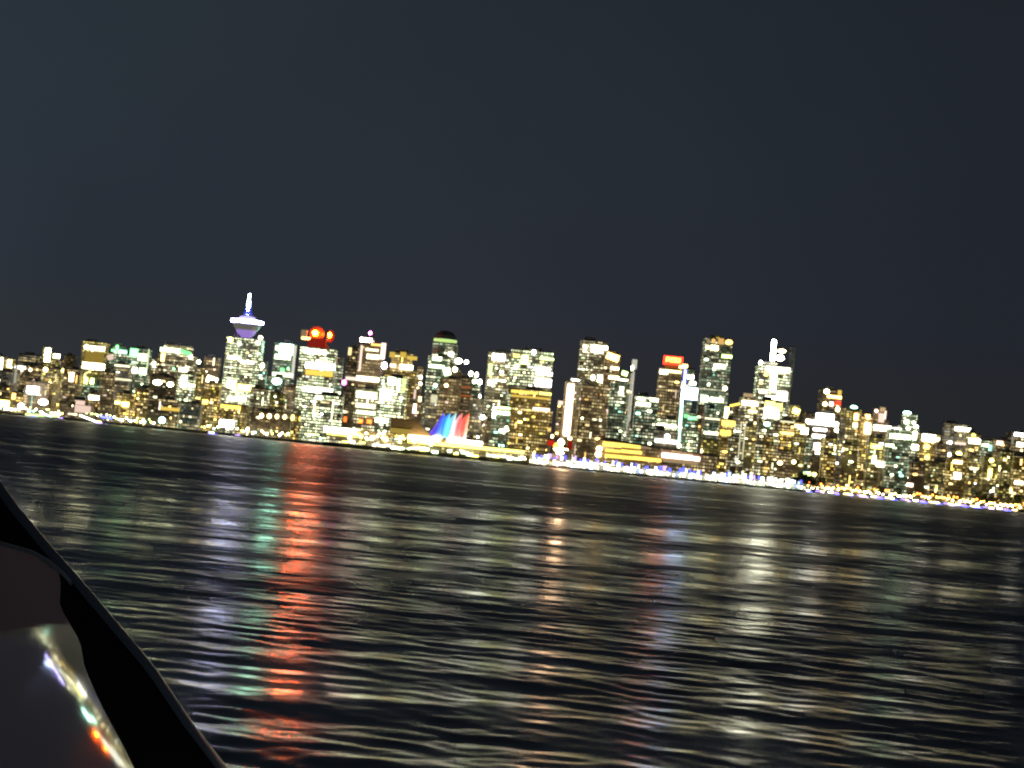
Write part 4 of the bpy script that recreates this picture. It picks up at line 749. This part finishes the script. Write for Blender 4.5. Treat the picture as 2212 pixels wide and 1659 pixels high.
# ------------------------------------------------------------------ own vessel: black window frame and glossy deck in the lower left corner
def vessel():
    p1, p2 = ray(-208, 842), ray(490, 842 + 698*.52)
    n = p1.cross(p2).normalized()
    if n.z < 0: n = -n
    def on_deck(x, y, dl=.30):
        d = ray(x, y); return CAM + d * (-dl / n.dot(d))
    root = empty('boat_window', CAM + F0 * 2 - UV * 1.0); root.rotation_euler = (0, 0, 0)
    tag(root, 'black window frame and glossy deck of the own boat in the lower left corner', 'boat window')
    lo = root.location
    # glossy deck plate with a soft convex fold running forward
    adir = (p2 - p1 * (p1.dot(p2))).normalized(); adir = (adir - n * adir.dot(n)).normalized(); rdir = adir.cross(n)
    if rdir.y < 0: rdir = -rdir
    DL = .30; FOLD = 4.5
    def slope(xa, r):                                    # wanted tilt of the surface towards the eye
        d = (adir * xa + rdir * r - n * DL).normalized(); k = FPX / d.dot(F0)
        px = PW/2 + d.dot(RV) * k; py = PH/2 - d.dot(UV) * k
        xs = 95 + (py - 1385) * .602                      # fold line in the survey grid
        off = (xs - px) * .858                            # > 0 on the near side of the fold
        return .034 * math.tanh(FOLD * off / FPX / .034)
    bm = bmesh.new(); rows = []; m_ = 90; k_ = 60; nrm = []; shn = []
    for j in range(m_ + 1):
        y = 1120 + 660 * (j / m_); xr = np.interp(y, [1120, 1190, 1250, 1310, 1440, 1600, 1780], [0, 60, 142, 165, 240, 330, 420]); row = []
        for i in range(k_ + 1):
            x = -170 + (xr + 170) * i / k_; P = on_deck(x, y, DL) - CAM; xa, r = P.dot(adir), P.dot(rdir)
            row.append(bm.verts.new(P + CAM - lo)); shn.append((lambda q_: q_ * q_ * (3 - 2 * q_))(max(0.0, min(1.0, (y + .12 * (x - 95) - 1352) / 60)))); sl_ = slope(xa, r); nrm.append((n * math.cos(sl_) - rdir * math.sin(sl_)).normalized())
        rows.append(row)
    for r0, r1 in zip(rows, rows[1:]):
        for i in range(k_): f = bm.faces.new((r0[i], r0[i+1], r1[i+1], r1[i])); f.smooth = True
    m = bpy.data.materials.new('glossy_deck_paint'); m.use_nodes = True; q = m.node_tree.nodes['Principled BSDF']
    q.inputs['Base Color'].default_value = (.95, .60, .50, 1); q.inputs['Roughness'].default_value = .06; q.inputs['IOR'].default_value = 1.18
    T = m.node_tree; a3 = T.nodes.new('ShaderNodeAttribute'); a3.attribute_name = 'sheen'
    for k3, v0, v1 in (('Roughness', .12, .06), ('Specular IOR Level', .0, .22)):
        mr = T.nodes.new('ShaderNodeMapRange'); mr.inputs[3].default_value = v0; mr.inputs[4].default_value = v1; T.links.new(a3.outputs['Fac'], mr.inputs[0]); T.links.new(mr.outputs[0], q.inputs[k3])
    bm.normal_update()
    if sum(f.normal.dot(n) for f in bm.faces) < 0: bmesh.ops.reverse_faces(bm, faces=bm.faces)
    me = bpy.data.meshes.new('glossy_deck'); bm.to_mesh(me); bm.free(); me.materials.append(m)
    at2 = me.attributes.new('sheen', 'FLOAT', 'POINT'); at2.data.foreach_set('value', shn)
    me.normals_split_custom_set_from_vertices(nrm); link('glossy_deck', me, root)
    bm = bmesh.new(); P4 = [on_deck(x, y, DL + .004) - lo for x, y in ((-170, 1120), (0, 1121), (142, 1250), (165, 1310), (240, 1440), (330, 1600), (420, 1780), (-170, 1780))]
    ta = [bm.verts.new(p_) for p_ in P4]; tb = [bm.verts.new(p_ - n * .04) for p_ in P4]; bm.faces.new(ta); bm.faces.new(tb[::-1])
    for i in range(8): bm.faces.new((ta[i], tb[i], tb[(i+1) % 8], ta[(i+1) % 8]))
    link('deck_slab', mesh('deck_slab', bm, plain('deck_core', (.05, .04, .035))), root)
    # black frame bar, nearer than the deck
    def fr(x, y, off=0):
        tt = 1.5 + (1659 - y) / 660 * 1.3; d = ray(x, y); return CAM + d * (tt + off) - lo
    O = [(-90, 930), (0, 1040), (39, 1095), (114, 1185), (157, 1232), (220, 1306), (333, 1440), (412, 1557), (490, 1659), (560, 1750)]
    I = [(-90, 1150), (0, 1169), (71, 1189), (106, 1208), (132, 1248), (129, 1310), (173, 1385), (182, 1440), (220, 1526), (259, 1597), (290, 1659), (330, 1750)]
    def slab(name, O, I, mat, o0, o1, bev=.004):
        # resample both edges and loft
        def rs_(P, k=40):
            P = np.array(P, float); d = np.r_[0, np.cumsum(np.hypot(*np.diff(P, axis=0).T))]; t = np.linspace(0, d[-1], k); return np.stack([np.interp(t, d, P[:, 0]), np.interp(t, d, P[:, 1])], 1)
        A, Bq = rs_(O), rs_(I); k = len(A); bm = bmesh.new()
        prof = [(0, o1), (0, o0 + .012), (.04, o0 + .003), (.12, o0), (.88, o0), (.96, o0 + .003), (1, o0 + .012), (1, o1)]
        rows = []
        for i in range(k):
            rows.append([bm.verts.new(fr(*(A[i]*(1-u) + Bq[i]*u), off)) for u, off in prof])
        for r0, r1 in zip(rows, rows[1:]):
            for j in range(len(prof)): f = bm.faces.new((r0[j], r0[(j+1) % len(prof)], r1[(j+1) % len(prof)], r1[j])); f.smooth = True
        bm.faces.new(rows[0]); bm.faces.new(rows[-1][::-1])
        return link(name, mesh(name, bm, mat), root)
    slab('window_frame', O, I, plain('black_rubber', (.026, .013, .008), .9, 0, .2, 20), 0, .05)
    bpy.data.materials['black_rubber'].node_tree.nodes['Principled BSDF'].inputs['Specular IOR Level'].default_value = .12
    slab('outer_trim', [(x + 1, y - 1) for x, y in O], [(x - 17, y + 11) for x, y in O], plain('dark_trim', (.05, .045, .04), .35, 0, .3, 30), -.012, .0)
    I2 = [(-90, 1150), (0, 1172), (71, 1192), (106, 1211), (140, 1240), (158, 1262)]
    slab('rim_bead', [(x, y - 4) for x, y in I2], [(x - 3, y + 6) for x, y in I2], plain('polished_bead', (.35, .28, .22), .18, .8, .2, 30), -.02, .0)
    J = [(-90, 1185), (0, 1215), (60, 1245), (100, 1290), (128, 1350), (150, 1400)]
    K = [(-90, 1152), (0, 1173), (71, 1194), (106, 1214), (138, 1250), (150, 1400)]
    return root
vessel()
